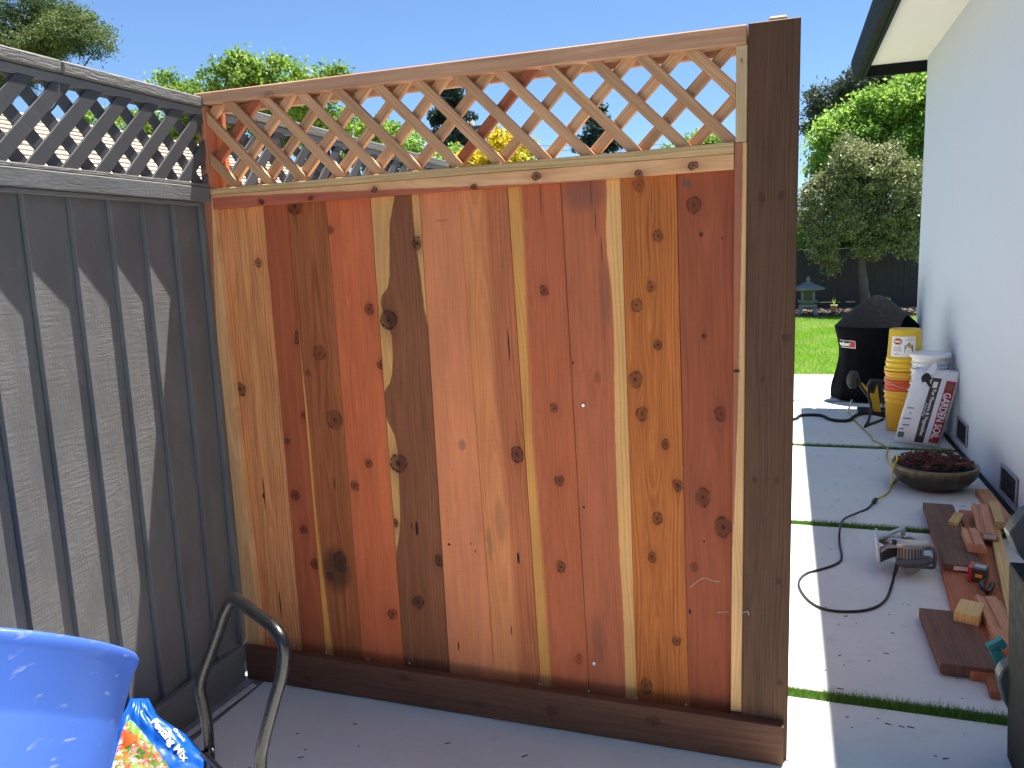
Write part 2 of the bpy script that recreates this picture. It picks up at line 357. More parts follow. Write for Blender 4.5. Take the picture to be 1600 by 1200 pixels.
M_TURF = leafmat('turf_blades', (0.09, 0.20, 0.03), (0.16, 0.32, 0.05), trans=.3)
M_LAWN = leafmat('lawn_blades', (0.17, 0.33, 0.03), (0.26, 0.44, 0.05), (0.30, 0.42, 0.10), trans=.45, nscale=.9)
wh = ['nearest the blue bin and kickboard end', 'passing behind the circular saw', 'in front of the planter bowl and soil bag', 'beside the covered grill']
for i, (a, b_) in enumerate(JO):
    o = link('grass_strip', blades('grass_strip', [9000, 9000, 5000, 2500][i], 1.6, 3.38, a, b_, .03, .056 if i < 3 else .042, .0022 if i < 2 else .003, -.03, .35), M_TURF)
    tag(o, 'narrow green turf strip between concrete slabs, the one '+wh[i], 'grass', kind='stuff')
lawn = link('lawn', box('lawn', -.0, 12, 8.745, 18.25, -.06, -.02), simple('lawn_soil', (.13, .24, .03), .95, .3, 2.5, .5, 60))
tag(lawn, 'sunny green lawn beyond the concrete patio edge', 'lawn', kind='structure')
lg = link('lawn_grass', blades('lawn_grass', 200000, .05, 6.5, 8.75, 18.3, .03, .07, .006, -.02, .5), M_LAWN)
tag(lg, 'short bright green grass blades covering the lawn', 'grass', kind='stuff')
mb = link('mulch_bed', box('mulch_bed', 0, 12, 18.25, 20.9, -.06, .0), simple('dark_mulch', (.07, .045, .03), .95, .4, 12, .8, 40))
tag(mb, 'dark mulch bed along the foot of the back fence', 'bed', kind='structure')
n = 5000; P = np.c_[RNG.uniform(1.8, 6.5, n), RNG.uniform(18.25, 20.8, n), RNG.uniform(0, .05, n)]
def chips(name, P, sx, sy, seed=0):
    n = len(P); A = RNG.normal(size=(n, 3)); A[:, 2] *= .35; A /= np.linalg.norm(A, axis=1)[:, None]; B = np.cross(A, RNG.normal(size=(n, 3))*[.3, .3, 1]); B /= np.linalg.norm(B, axis=1)[:, None]
    sxx = RNG.uniform(.5, 1, n)[:, None]*sx; syy = RNG.uniform(.5, 1, n)[:, None]*sy
    V = np.stack([P-A*sxx-B*syy, P+A*sxx-B*syy, P+A*sxx+B*syy, P-A*sxx+B*syy], 1).reshape(-1, 3)
    return mesh(name, V, np.arange(4*n).reshape(-1, 4))
o = link('bark_chips', chips('bark_chips', P, .05, .018), leafmat('bark_chip', (.07, .05, .04), (.24, .19, .15), trans=0.0, rough=.9))
tag(o, 'loose brown bark chips scattered over the planting bed', 'mulch', kind='stuff')

# ------------------------------------------------------------------ redwood panel
pan = empty('redwood_fence_panel', (0, 0, 0), 'new redwood fence panel with lattice top, dark post and kickboard', 'fence')
YB = .085
XT = [.003, .203, .307, .474, .655, .848, .996, 1.174, 1.359, 1.558, 1.734, 1.913]; XB = [.012, .214, .324, .495, .676, .869, 1.056, 1.234, 1.417, 1.589, 1.771, 1.910]
ZT, ZB = 1.90, .11
def K(u, v, r, st=.8, asp=1.25): return ('k', u, v, r, st, asp)
D = lin
BD = [ # base, dark, sap, sapL, sapR (px points -> fractions), knots, slits, options
 dict(base=D((238, 172, 118)), dark=D((186, 100, 58)), knots=[K(404, 411, 5, .7), K(375, 608, 8, .95)], slits=[(413, 773, 1.2, 30), (438, 945, 1.4, 24), (412, 775, 2.4, 4)], contrast=.8, rings=70, xc=.10),
 dict(base=D((184, 98, 66)), dark=D((138, 66, 44)), knots=[K(448, 690, 4, .7), K(461, 774, 6), K(474, 827, 5.5), K(492, 882, 6), K(473, 648, 4, .7), K(463, 528, 4, .7, 2.5)], contrast=.4),
 dict(base=D((180, 105, 66)), dark=D((120, 64, 40)), knots=[K(460, 322, 10, .7), K(498, 552, 9, .55), K(480, 583, 4, .5), K(522, 656, 11, .6), K(531, 878, 9, .8, 1.6), K(515, 901, 5, .7)], spots=[(525, 890, 24, 40, (.045, .022, .014), .75)], slits=[(522, 756, 1, 10)], sap=D((222, 168, 92)), sapL=[(0, .035), (.3, .022), (.6, .012), (.9, .012), (1.1, .008), (1.3, .0), (1.9, 0)], contrast=.62, xc=.09, cone=.05),
 dict(base=D((214, 116, 78)), dark=D((172, 78, 50)), knots=[K(515, 360, 5.5, .65), K(577, 483, 6.5), K(595, 569, 5.5, .85), K(576, 724, 5), K(554, 759, 5.5), K(613, 959, 6.5)], contrast=.45, rings=80),
 dict(base=D((148, 92, 66)), dark=D((98, 58, 42)), knots=[K(607, 500, 12, .97, 1.15), K(652, 380, 6.5, .9, 1.5), K(622, 724, 12, .9, 1.1), K(686, 876, 6.5, .85), K(653, 941, 8.5, .85, 1.1), K(618, 818, 3.5, .9, 1.6)], slits=[(651, 826, 3.2, 12), (643, 822, 1, 6)], sap=D((220, 176, 114)),
   sapL=[(0, 0), (.45, .0), (.55, .022), (.75, .034), (.90, .034), (1.0, .0), (1.08, .0), (1.13, .030), (1.25, .046), (1.33, .040), (1.42, .012), (1.48, .048), (1.58, .06), (1.70, .072), (1.80, .098), (1.9, .10)], sapR=[(0, .22), (1.2, .22), (1.36, .188), (1.5, .178), (1.66, .165), (1.78, .163), (1.9, .158)], contrast=.5, sapsoft=.003),
 dict(base=D((222, 140, 102)), dark=D((184, 98, 70)), knots=[], slits=[(701, 851, 3, 2), (716, 1010, 1.4, 8), (742, 862, 1.2, 3), (735, 850, 1.2, 2)], spots=[(722, 696, 7, 10, (.12, .07, .06), .5), (690, 345, 12, 3, (.2, .09, .07), .4)], contrast=.3, rings=110),
 dict(base=D((198, 118, 82)), dark=D((146, 78, 52)), knots=[K(808, 710, 9, .95, 1.3)], slits=[(795, 539, 1.4, 28), (810, 872, 2.6, 10), (799, 985, 1, 8)], spots=[(782, 815, 10, 40, (.12, .085, .06), .35), (765, 850, 5, 30, (.12, .085, .06), .4)], sap=D((216, 148, 98)), sapL=[(0, .10), (.5, .10), (1.0, .085), (1.5, .09), (1.9, .09)], sapsoft=.018, contrast=.55),
 dict(base=D((192, 106, 74)), dark=D((150, 74, 50)), knots=[K(850, 454, 6, .75), K(865, 638, 5.5, .7), K(874, 751, 6.5, .85), K(876, 886, 6.5, .8), K(904, 1030, 6, .5)], slits=[(844, 300, .7, 40)], sap=D((216, 164, 94)), sapL=[(0, .04), (.5, .038), (1.0, .03), (1.5, .042), (1.9, .05)], sapsoft=.010, contrast=.38, rings=90),
 dict(base=D((190, 108, 78)), dark=D((144, 76, 54)), knots=[K(933, 591, 6, .3, 1.2)], slits=[(923, 300, .8, 22), (930, 345, .8, 26), (940, 392, .8, 26), (895, 567, 2, 3), (912, 793, 2.2, 2.2)], spots=[(912, 300, 40, 34, (.13, .07, .06), .5), (945, 460, 10, 60, (.14, .075, .062), .4), (935, 1000, 12, 40, (.1, .06, .05), .3)], sap=D((224, 182, 120)), sapR=[(0, .132), (.3, .137), (.6, .135), (.9, .139), (1.15, .146), (1.3, .152), (1.45, .150), (1.6, .142), (1.75, .150), (1.9, .154)], contrast=.42, sapsoft=.003, xc=.07, cone=.02),
 dict(base=D((202, 120, 64)), dark=D((146, 76, 36)), knots=[K(999, 289, 8, .5), K(1028, 368, 7, .7), K(1017, 448, 6.5, .65), K(995, 477, 8, .6), K(1028, 539, 6, .85), K(993, 593, 10, .75), K(1003, 646, 8.5, .7), K(1040, 694, 6, .8), K(1059, 759, 7, .85), K(1027, 810, 7.5, .85), K(1019, 870, 6.5, .85), K(1057, 1001, 5.5, .8), K(1009, 1072, 9, .7)], slits=[(1018, 315, .6, 30)], contrast=.7, rings=70, xc=.08),
 dict(base=D((164, 88, 62)), dark=D((120, 62, 44)), knots=[K(1084, 320, 10, .6), K(1126, 646, 9, .65), K(1098, 777, 11, .7), K(1130, 824, 12, .75), K(1094, 365, 3, .95, 1), K(1100, 525, 3.2, .9), K(1084, 886, 6, .5)], slits=[(1078, 956, 2.5, 4), (1128, 372, 1.2, 3), (1100, 846, 2, 2)], spots=[(1073, 286, 7, 8, (.08, .075, .08), .6)], contrast=.4, rings=60, xc=.09, cone=.06),
]
for i, d in enumerate(BD):
    ang = math.atan2(XT[i]-XB[i], ZT-ZB)
    M = Matrix.Translation((XB[i], YB, ZB)) @ Matrix.Rotation(ang, 4, 'Y'); Mi = M.inverted()
    ks = []; sl_ = []; sp = []
    def loc(u, v): p = Mi @ Y(u, v, YB); return p.x, p.z
    for (_, u, v, r, st, asp) in d['knots']:
        x, z = loc(u, v); x2, _z = loc(u+r, v); _x, z2 = loc(u, v-r); ks.append((x, z, abs(x2-x), abs(z2-z)*asp, st))
    for (u, v, rx, rz) in d.get('slits', ()):
        x, z = loc(u, v); x2, _z = loc(u+rx, v); _x, z2 = loc(u, v-rz); sl_.append((x, z, abs(x2-x), abs(z2-z)))
    for (u, v, rx, rz, cc, st) in d.get('spots', ()):
        x, z = loc(u, v); x2, _z = loc(u+rx, v); _x, z2 = loc(u, v-rz); sp.append((x, z, abs(x2-x), abs(z2-z), cc, st))
    m = wood('redwood_board_%d' % i, d['base'], d['dark'], 'z', knots=ks, slits=sl_, spots=sp, sap=d.get('sap'), sapL=d.get('sapL'), sapR=d.get('sapR'), length=1.9,
             rings=d.get('rings', 55), xc=d.get('xc', .06), cone=d.get('cone', .03), contrast=d.get('contrast', .5), sapsoft=d.get('sapsoft', .005))
    dep = .0015*(i % 3)
    wb = XB[i+1]-XB[i]-.0016; wt = XT[i+1]-XT[i]-.0016; L = 1.83
    bm = bmesh.new(); hexa(bm, [(0, dep, -.09), (wb, dep, -.09), (wb, .02, -.09), (0, .02, -.09), (0, dep, L), (wt, dep, L), (wt, .02, L), (0, .02, L)])
    o = link('board', bm_mesh('board', bm, .0012), m, pan); o.matrix_local = M
def wood_piece(name, P, m, origin, bevel=.002, parent=pan):
    bm = bmesh.new(); og = Vector(origin); hexa(bm, [Vector(p)-og for p in P])
    o = link(name, bm_mesh(name, bm, bevel), m, parent); o.location = og - (parent.location if parent else Vector()); return o
def bx8(x0, x1, y0, y1, z0, z1, dzr=0.0, dzr2=None):
    dzr2 = dzr if dzr2 is None else dzr2
    return [(x0, y0, z0), (x1, y0, z0+dzr), (x1, y1, z0+dzr), (x0, y1, z0), (x0, y0, z1), (x1, y0, z1+dzr2), (x1, y1, z1+dzr2), (x0, y1, z1)]
wood_piece('top_rail', bx8(-.037, 1.944, .046, .128, 2.275, 2.315, -.013, .002), M_RAIL, (-.037, .046, 2.26), .004)
wood_piece('top_rail_back', bx8(.004, 1.912, .100, .120, 2.245, 2.272), M_RAIL, (.004, .1, 2.2), .002)
M_MR1 = wood('pale_rail_wood', D((214, 184, 142)), D((160, 118, 76)), 'x', contrast=.6, rings=60, xc=.3, sawmarks=.05)
wood_piece('lattice_bottom_rail', bx8(.002, 1.909, .046, .104, 1.944, 1.966, .011, .021), M_MR1, (.002, .046, 1.944), .002)
def rk(u, v, r): p = Y(u, v, .048); return (p.z-1.892, p.x-.003, r/430, r/430*1.3, .9)
M_MR2 = wood('trim_rail_wood', D((186, 104, 82)), D((136, 64, 48)), 'x', contrast=.35, rings=40, sap=D((226, 186, 140)), sapR=[(0, .044), (.4, .036), (.8, .026), (1.1, .018), (1.5, .013), (1.9, .012)], sapsoft=.004, length=1.91, sawmarks=.05,
   knots=[rk(407, 315, 3.5), rk(485, 310, 3.5), rk(584, 296, 4), rk(740, 291, 3.5), rk(838, 275, 5), rk(1083, 258, 5), rk(998, 271, 4)])
wood_piece('trim_rail', bx8(.003, 1.909, .050, .0835, 1.892, 1.943, .017, .011), M_MR2, (.003, .05, 1.892), .002)
wood_piece('lattice_stile', bx8(-.037, .003, .05, .12, 1.966, 2.2745), wood('stile_red', D((200, 132, 104)), D((160, 92, 68)), 'z', contrast=.45, sawmarks=.05), (-.037, .05, 1.96), .002)
wood_piece('inner_stile', bx8(.0035, .036, .1045, .13, 1.966, 2.2445), wood('stile_orange', D((214, 134, 96)), D((180, 98, 64)), 'z', contrast=.3, sawmarks=.05), (.0, .1, 1.96), .002)
M_ST2 = wood('stile_pale', D((210, 184, 150)), D((168, 132, 98)), 'z', contrast=.4, rings=80, sawmarks=.05, knots=[(.018, .23, .003, .006, .5)])
wood_piece('lattice_stile', bx8(1.9125, 1.9455, .05, .112, 1.986, 2.2615), M_ST2, (1.9125, .05, 1.986), .002)
M_TR = wood('trim_two_tone', D((176, 112, 92)), D((140, 84, 66)), 'z', contrast=.35, sap=D((224, 190, 140)), sapR=[(0, 0), (.5, .0), (.8, .010), (1.1, .016), (1.4, .02), (1.9, .024)], length=1.85, sawmarks=.05, sapsoft=.002)
wood_piece('side_trim', bx8(1.911, 1.9468, .05, .0835, .141, 1.9845), M_TR, (1.911, .05, .141), .002)
M_TL = wood('trim_left_tone', D((180, 116, 92)), D((140, 84, 66)), 'z', contrast=.4, sap=D((222, 182, 130)), sapR=[(0, 0), (1.2, .0), (1.42, .012), (1.6, .022), (1.78, .036), (1.85, .04)], length=1.85, sawmarks=.05, sapsoft=.003)
wood_piece('side_trim', [(-.026, .05, .13), (.044, .05, .13), (.044, .0835, .13), (-.026, .0835, .13), (-.037, .05, 1.9655), (.0015, .05, 1.9655), (.0015, .0835, 1.9655), (-.037, .0835, 1.9655)], M_TL, (-.036, .05, .13), .002)
wood_piece('post', bx8(1.947, 2.0915, .0385, .128, .0, 2.317), M_POST, (1.947, .038, 0), .003)
wood_piece('kickboard', bx8(.0, 2.080, .0, .038, .002, .1405), M_KICK, (0, 0, .002), .003)
wood_piece('leak_blocker', bx8(1.90, 1.9465, .108, .127, .05, 1.96), M_ST2, (1.90, .108, 0.05), .002)  # unseen backing strip, added to stop light leaking between trim and post
wood_piece('post_cleat', bx8(2.0, 2.055, .131, .168, 2.05, 2.352), M_ST2, (1.99, .13, 2.1), .006)
# lattice slats
def clip(poly, rect):
    x0, x1, z0, z1 = rect
    for ax, lim, sg in ((0, x0, 1), (0, x1, -1), (1, z0, 1), (1, z1, -1)):
        out = []
        for i in range(len(poly)):
            p, q = poly[i-1], poly[i]; a = (p[ax]-lim)*sg; c = (q[ax]-lim)*sg
            if a >= 0: out.append(p)
            if (a < 0) != (c < 0):
                t = a/(a-c); out.append((p[0]+(q[0]-p[0])*t, p[1]+(q[1]-p[1])*t))
        poly = out
        if not poly: return []
    return poly
def slat(parent, name, c, sgn, wd, y0, y1, rect, m, plane='xz', tilt=0.0):
    """strip through x + sgn*z = c, clipped to rect; built in a local frame whose z runs along the strip"""
    zm = (rect[2]+rect[3])/2; xm = c-sgn*zm
    if xm < rect[0]-.3 or xm > rect[1]+.3: return
    dirv = Vector((-sgn, 1)).normalized(); dirv = Vector((dirv.x*math.cos(tilt)-dirv.y*math.sin(tilt), dirv.x*math.sin(tilt)+dirv.y*math.cos(tilt))); nv = Vector((dirv.y, -dirv.x))
    P = [Vector((xm, zm))+dirv*L+nv*W for L, W in ((-.9, -wd/2), (-.9, wd/2), (.9, wd/2), (.9, -wd/2))]
    poly = clip([(p.x, p.y) for p in P], rect)
    if len(poly) < 3: return
    og = Vector((xm, zm)); loc = [Vector(((Vector(p)-og).dot(nv), 0, (Vector(p)-og).dot(dirv))) for p in poly]
    me = prism(name, loc, (0, y1-y0, 0), .0012)
    o = link(name, me, m, parent)
    if plane == 'xz':
        R = Matrix(((nv.x, 0, dirv.x, xm), (0, 1, 0, y0), (nv.y, 0, dirv.y, zm), (0, 0, 0, 1)))
    else:  # plane of the grey fence: first axis is world y, thickness runs to -x
        R = Matrix(((0, -1, 0, y0), (nv.x, 0, dirv.x, xm), (nv.y, 0, dirv.y, zm), (0, 0, 0, 1)))
    o.matrix_local = R; return o
rect = (.0035, 1.9115, 1.968, 2.2735)
rr = random.Random(3)
for k, c in enumerate([2.08, 2.23, 2.378, 2.535, 2.69, 2.835, 2.99, 3.14, 3.295, 3.44, 3.595, 3.747, 3.893, 4.045]):
    slat(pan, 'lattice_slat', c, 1, .0345+rr.uniform(-.001, .001), .0605, .0785, rect, M_SLAT, tilt=rr.uniform(-.008, .008))
for k, c in enumerate([-2.223, -2.057, -1.915, -1.76, -1.608, -1.455, -1.31, -1.15, -.995, -.837, -.673, -.522, -.368, -.207]):
    slat(pan, 'lattice_slat', c, -1, .0345+rr.uniform(-.001, .001), .0795, .0985, rect, M_SLATR if k in (1, 8) else M_SLAT, tilt=rr.uniform(-.008, .008))
scr = lathe('screw', [(.0045, 0), (.0045, .002), (.002, .003)], 8, M=Matrix.Rotation(math.pi/2, 4, 'X')); M_SCR = simple('zinc_screw', (.75, .74, .70), .3, .05, metallic=.6)
for (u, v) in [(459, 1009), (510, 1020), (575, 1030), (640, 1036), (707, 1053), (843, 1069), (920, 1080), (995, 1091), (1072, 1101)]:
    o = link('screw', scr, M_SCR, pan); o.location = Y(u, v, .084)
blk_ = link('screw', scr.copy(), None, pan); blk_.data.materials.clear(); blk_.data.materials.append(M_DARK); blk_.location = Y(1151, 580, .049); blk_.scale = (2.2, 1, .9)
hole = lathe('screw', [(.010, 0), (.010, .001), (.006, .0015)], 10, M=Matrix.Rotation(math.pi/2, 4, 'X'))
for (u, v) in [(911, 633), (928, 1037)]:
    o = link('screw', hole, M_SCR, pan); o.location = Y(u, v, .0845); o.scale = (.75, 1, .75)

for pts in ([(1078, 918), (1086, 911), (1095, 905), (1103, 903), (1112, 907), (1125, 909)], [(1120, 957), (1132, 956), (1139, 956)]):
    link('chalk_mark', tube('chalk_mark', catmull([Y(u, v, .0848) for u, v in pts], 4), .0009, 5), M_CHALK, pan)
link('chalk_mark', tube('chalk_mark', catmull([Y(u, v, .038) for u, v in [(1157, 952), (1162, 957), (1168, 955), (1170, 961)]], 4), .001, 5), M_CHALK, pan)
# ------------------------------------------------------------------ grey fence
gf = empty('grey_fence', (0, 0, 0), 'grey painted lapped-board fence with lattice top along the left', 'fence')
ed = [on(u, v, 0, -.04).y for u, v in [(32, 310), (106, 314), (168, 318), (220, 321), (268, 322), (311, 324)]]
pitch = (ed[-1]-ed[0])/(len(ed)-1)
e = ed[:]
while e[0] > -3.6: e.insert(0, e[0]-pitch)
while e[-1] < 9.4: e.append(e[-1]+pitch)
rr = random.Random(5)
for i in range(len(e)-1):
    a, c = e[i], e[i+1]+.016; j = rr.uniform(-.0015, .0015); tw = rr.uniform(-.002, .002)
    og = Vector((-.05, a, .13))
    P = [(-.050, a, .13), (-.030+j, a, .13), (-.0545+tw, c, .13), (-.0745, c, .13), (-.050, a, 1.925), (-.030-j, a, 1.925), (-.0545-tw, c, 1.925), (-.0745, c, 1.925)]
    bm = bmesh.new(); hexa(bm, [Vector(p)-og for p in P]); o = link('board', bm_mesh('board', bm, .0012), M_GB, gf); o.location = og
YA, YE = -3.6, 9.4
def gpiece(name, x0, x1, z0, z1, m, y0=YA, y1=YE, bev=.003):
    o = link(name, box(name, x0, x1, 0, y1-y0, z0, z1, bev), m, gf); o.location = (0, y0, 0); return o
for y0, y1 in ((YA, -.566), (-.563, 1.9), (1.903, 4.4), (4.403, YE)): gpiece('cap_rail', -.088, .004, 2.262, 2.300, M_GW, y0, y1, .005)
gpiece('upper_rail', -.06, -.006, 2.232, 2.2605, M_GR)
gpiece('ledge', -.078, -.002, 1.9725, 1.985, M_GW, YA, YE, .002)
for y0, y1 in ((YA, .0485), (.131, YE)): gpiece('middle_rail', -.028, .0, 1.917, 1.9715, M_GR, y0, y1)
gpiece('lower_rail', -.028, -.012, 1.901, 1.9165, M_GR, YA, -.0001)
gpiece('base_board', -.028, .0, .114, .151, M_GR, YA, -.001); gpiece('base_board', -.03, -.006, .0, .1135, M_GR, YA, -.001)
grect = (-2.2, .047, 1.984, 2.233); grect2 = (.132, 3.4, 1.984, 2.233)
c = -2.923-.122*12
while c < 1.2:
    slat(gf, 'lattice_slat', c, -1, .044, -.012, -.020, grect, M_GL, 'yz'); slat(gf, 'lattice_slat', c, -1, .044, -.012, -.020, grect2, M_GL, 'yz'); c += .122
c = 1.32-.061-.122*12
while c < 5.7:
    slat(gf, 'lattice_slat', c, 1, .044, -.0205, -.0285, grect, M_GL, 'yz'); slat(gf, 'lattice_slat', c, 1, .044, -.0205, -.0285, grect2, M_GL, 'yz'); c += .122
for y in (-2.4, 1.02, 3.42, 5.8, 8.2):
    gpiece('post', -.17, -.081, 0, 2.26, M_GR, y-.045, y+.045, .004)
# perforated strip on the ground
a = G(397, 1071.5, 0); b_ = G(295, 1149, 0); d = (b_-a).normalized(); nn = Vector((-d.y, d.x, 0)); L = 1.6
bm = bmesh.new(); wd = .011
def quad(p0, p1, w0, w1, z0, z1): hexa(bm, [p0+nn*w0+Vector((0, 0, z0)), p1+nn*w0+Vector((0, 0, z0)), p1+nn*w1+Vector((0, 0, z0)), p0+nn*w1+Vector((0, 0, z0)), p0+nn*w0+Vector((0, 0, z1)), p1+nn*w0+Vector((0, 0, z1)), p1+nn*w1+Vector((0, 0, z1)), p0+nn*w1+Vector((0, 0, z1))])
quad(a, a+d*L, -wd, -.003, .001, .006); quad(a, a+d*L, .003, wd, .001, .006)
k = 0.0
while k < L: quad(a+d*k, a+d*(k+.020), -.003, .003, .001, .0055); k += .034
o = link('perforated_strip', bm_mesh('perforated_strip', bm), simple('white_strip', (.62, .62, .60), .6, .2, 30)); tag(o, 'thin white perforated metal strip on the ground beside grey fence', 'strip')

# ------------------------------------------------------------------ house on the right
hs = empty('white_house', (3.43, 0, 0), 'white rendered house wall with dark gutter on the right', 'house')
XW = 3.43; YC = 7.18
wlink('wall', box('wall', XW, 12, -6, YC, -.06, 3.585), M_WHITE, hs)
wlink('soffit', box('soffit', 2.80, 12.2, -6.4, YC+.10, 3.588, 3.61), M_SOFFIT, hs)
gp = [(2.70, 3.66), (2.70, 3.60), (2.74, 3.47), (2.765, 3.455), (2.80, 3.455), (2.80, 3.66)]
gut = wlink('gutter', prism('gutter', [Vector((x, -6.4, z)) for x, z in gp], (0, YC+.14+6.4, 0), .003), M_GUT, hs)
wlink('fascia', box('fascia', 2.801, 2.835, -6.4, YC+.099, 3.44, 3.70, .002), M_GUT, hs)
wlink('end_fascia', box('end_fascia', 2.836, 12.2, YC+.101, YC+.14, 3.475, 3.70, .002), M_GUT, hs)
wlink('roof', prism('roof', [Vector((2.72, -6.5, 3.705)), Vector((12.4, -6.5, 3.705)), Vector((7.4, -6.5, 5.0))], (0, YC+6.66, 0)), simple('roof_shingle', (.06, .06, .06), .9, .2, 20), hs)
wlink('wall_base', box('wall_base', 3.395, 3.4275, -6, YC, -.05, .012, .004), simple('black_base_gap', (.025, .023, .02), .9), hs)
M_VF = simple('vent_frame_metal', (.33, .35, .37), .4, .1, metallic=.5); M_VL = simple('vent_mesh', (.035, .038, .042), .6)
def vent(y0, y1, z0, z1):
    v = wlink('vent', box('vent', XW-.004, XW+.002, y0, y1, z0, z1), M_VL, hs)
    for (a0, a1, b0, b1) in ((y0-.012, y1+.012, z0-.012, z0+.004), (y0-.012, y1+.012, z1-.004, z1+.012), (y0-.012, y0+.003, z0+.005, z1-.005), (y1-.003, y1+.012, z0+.005, z1-.005)):
        f = wlink('frame', box('frame', XW-.016, XW-.0045, a0, a1, b0, b1, .002), M_VF, v); f.matrix_parent_inverse = hs.matrix_basis.inverted(); f.parent = v; f.matrix_parent_inverse = Matrix.Identity(4); f.location = (0, 0, 0)
    nl = 9
    for i in range(nl):
        z = z0+(i+.5)*(z1-z0)/nl
        f = link('louver', box('louver', XW-.012, XW-.0045, y0+.005, y1-.005, z-.0022, z+.0022), M_DARK, v)
    return v
vent(4.37, 4.73, .09, .25); vent(2.93, 3.30, .06, .22)

# ------------------------------------------------------------------ neighbour roof
nh = empty('neighbour_house', (-4, 2, 0), 'neighbouring house with tan shingle roof seen through grey lattice', 'house')
M_SH = NB('tan_shingle'); _c = M_SH.coord(); _g = M_SH.n('ShaderNodeNewGeometry').outputs['Random Per Island']
M_SH.bump(M_SH.noise(_c, 120, 3), .3, .004); M_SH = M_SH.base(M_SH.val(M_SH.mix(M_SH.noise(_c, 5, 4), (.42, .34, .25), (.56, .48, .38)), M_SH.M('MULTIPLY_ADD', _g, .3, .85)), .9)
wlink('wall', box('wall', -9.6, -2.7, -5, 7.6, -.06, 2.10), simple('neighbour_render', (.6, .56, .5), .85, .05), nh)
e0 = Vector((-2.3, 0, 2.235)); e1 = Vector((-6.15, 0, 3.93)) ; 
# front pitch runs from the eave to a ridge
e1 = Vector((-4.02, 0, 2.992)); sd = (e1-e0).normalized(); up = Vector((-sd.z, 0, sd.x)); up = up if up.z > 0 else -up
SL = (e1-e0).length; ex = .142; ncr = int(SL/ex)+1
rf = wlink('roof', prism('roof', [Vector((-2.35, -5.4, 2.19)), Vector((-4.04, -5.4, 2.955)), Vector((-6.6, -5.4, 1.85)), Vector((-6.6, -5.4, 1.80)), Vector((-2.35, -5.4, 2.12))], (0, 13.4, 0)), M_SH, nh)
rr = random.Random(8)
for k in range(ncr):
    bm = bmesh.new(); y = -5.4-rr.uniform(0, .3)
    while y < 7.9:
        wdt = rr.uniform(.14, .34); p0 = e0+sd*(k*ex+rr.uniform(-.006, .006)); p1 = e0+sd*((k+1)*ex+.03)
        t0 = .022+rr.uniform(0, .004)
        A = [p0+Vector((0, y, 0)), p0+Vector((0, y+wdt-.006, 0)), p1+Vector((0, y+wdt-.006, 0)), p1+Vector((0, y, 0))]
        hexa(bm, A+[A[0]+up*t0, A[1]+up*t0, A[2]+up*.006, A[3]+up*.006]); y += wdt
    o = wlink('shingle_course', bm_mesh('shingle_course', bm), M_SH, nh); o['kind'] = 'stuff'

# ------------------------------------------------------------------ back fence
bf = empty('back_fence', (3, 21, 0), 'dark charcoal board fence across the far end of lawn', 'fence')
bd = box('board', 0, .1462, 0, .02, .19, 1.6, .002)
x = -2.6; rr = random.Random(4)
while x < 9.5:
    o = link('board', bd, M_DF, bf); o.location = (x-3, rr.uniform(-.006, .012), rr.uniform(-.008, .008)); x += .147
for z0, z1 in ((.05, .19), (1.602, 1.64)):
    o = link('rail', box('rail', -5.6, 6.7, -.03, .03, z0, z1, .003), M_DF, bf)

# ------------------------------------------------------------------ trees
def leaf_mesh(name, C, size, aspect=.6, flat=0.0):
    n = len(C); A = RNG.normal(size=(n, 3)); A /= np.linalg.norm(A, axis=1)[:, None]
    B = np.cross(A, RNG.normal(size=(n, 3))); B /= np.linalg.norm(B, axis=1)[:, None]
    s = (RNG.uniform(.6, 1.25, n)*size)[:, None]
    V = np.stack([C-A*s, C-B*s*aspect, C+A*s, C+B*s*aspect], 1).reshape(-1, 3)
    return mesh(name, V, np.arange(4*n).reshape(-1, 4))
def limbs(name, trunk, tips, r0, m, parent, rs=.35):
    """tapered trunk along the polyline, limbs from it to the tips"""
    T = catmull(trunk, 5); mes = [tube('t', T, r0, 8, radii=[r0*(1-.72*i/(len(T)-1)) for i in range(len(T))])]
    for q in tips:
        q = Vector(q); k = max(2, min(len(T)-2, int(len(T)*random.uniform(.35, .9)))); s = T[k]
        mid = s.lerp(q, .5)+Vector((random.uniform(-.1, .1), random.uniform(-.1, .1), -.12*(q-s).length)); C = catmull([s, mid, q], 4)
        rb = r0*rs*random.uniform(.6, 1); mes.append(tube('b', C, rb, 5, radii=[rb*(1-.8*i/(len(C)-1)) for i in range(len(C))]))
    return wlink('trunk', join_me('trunk', mes), m, parent)
M_BARK = simple('bark', (.09, .07, .055), .9, .3, 8, .8, 40); M_BARKG = simple('grey_bark', (.13, .12, .11), .9, .25, 8, .8, 40)
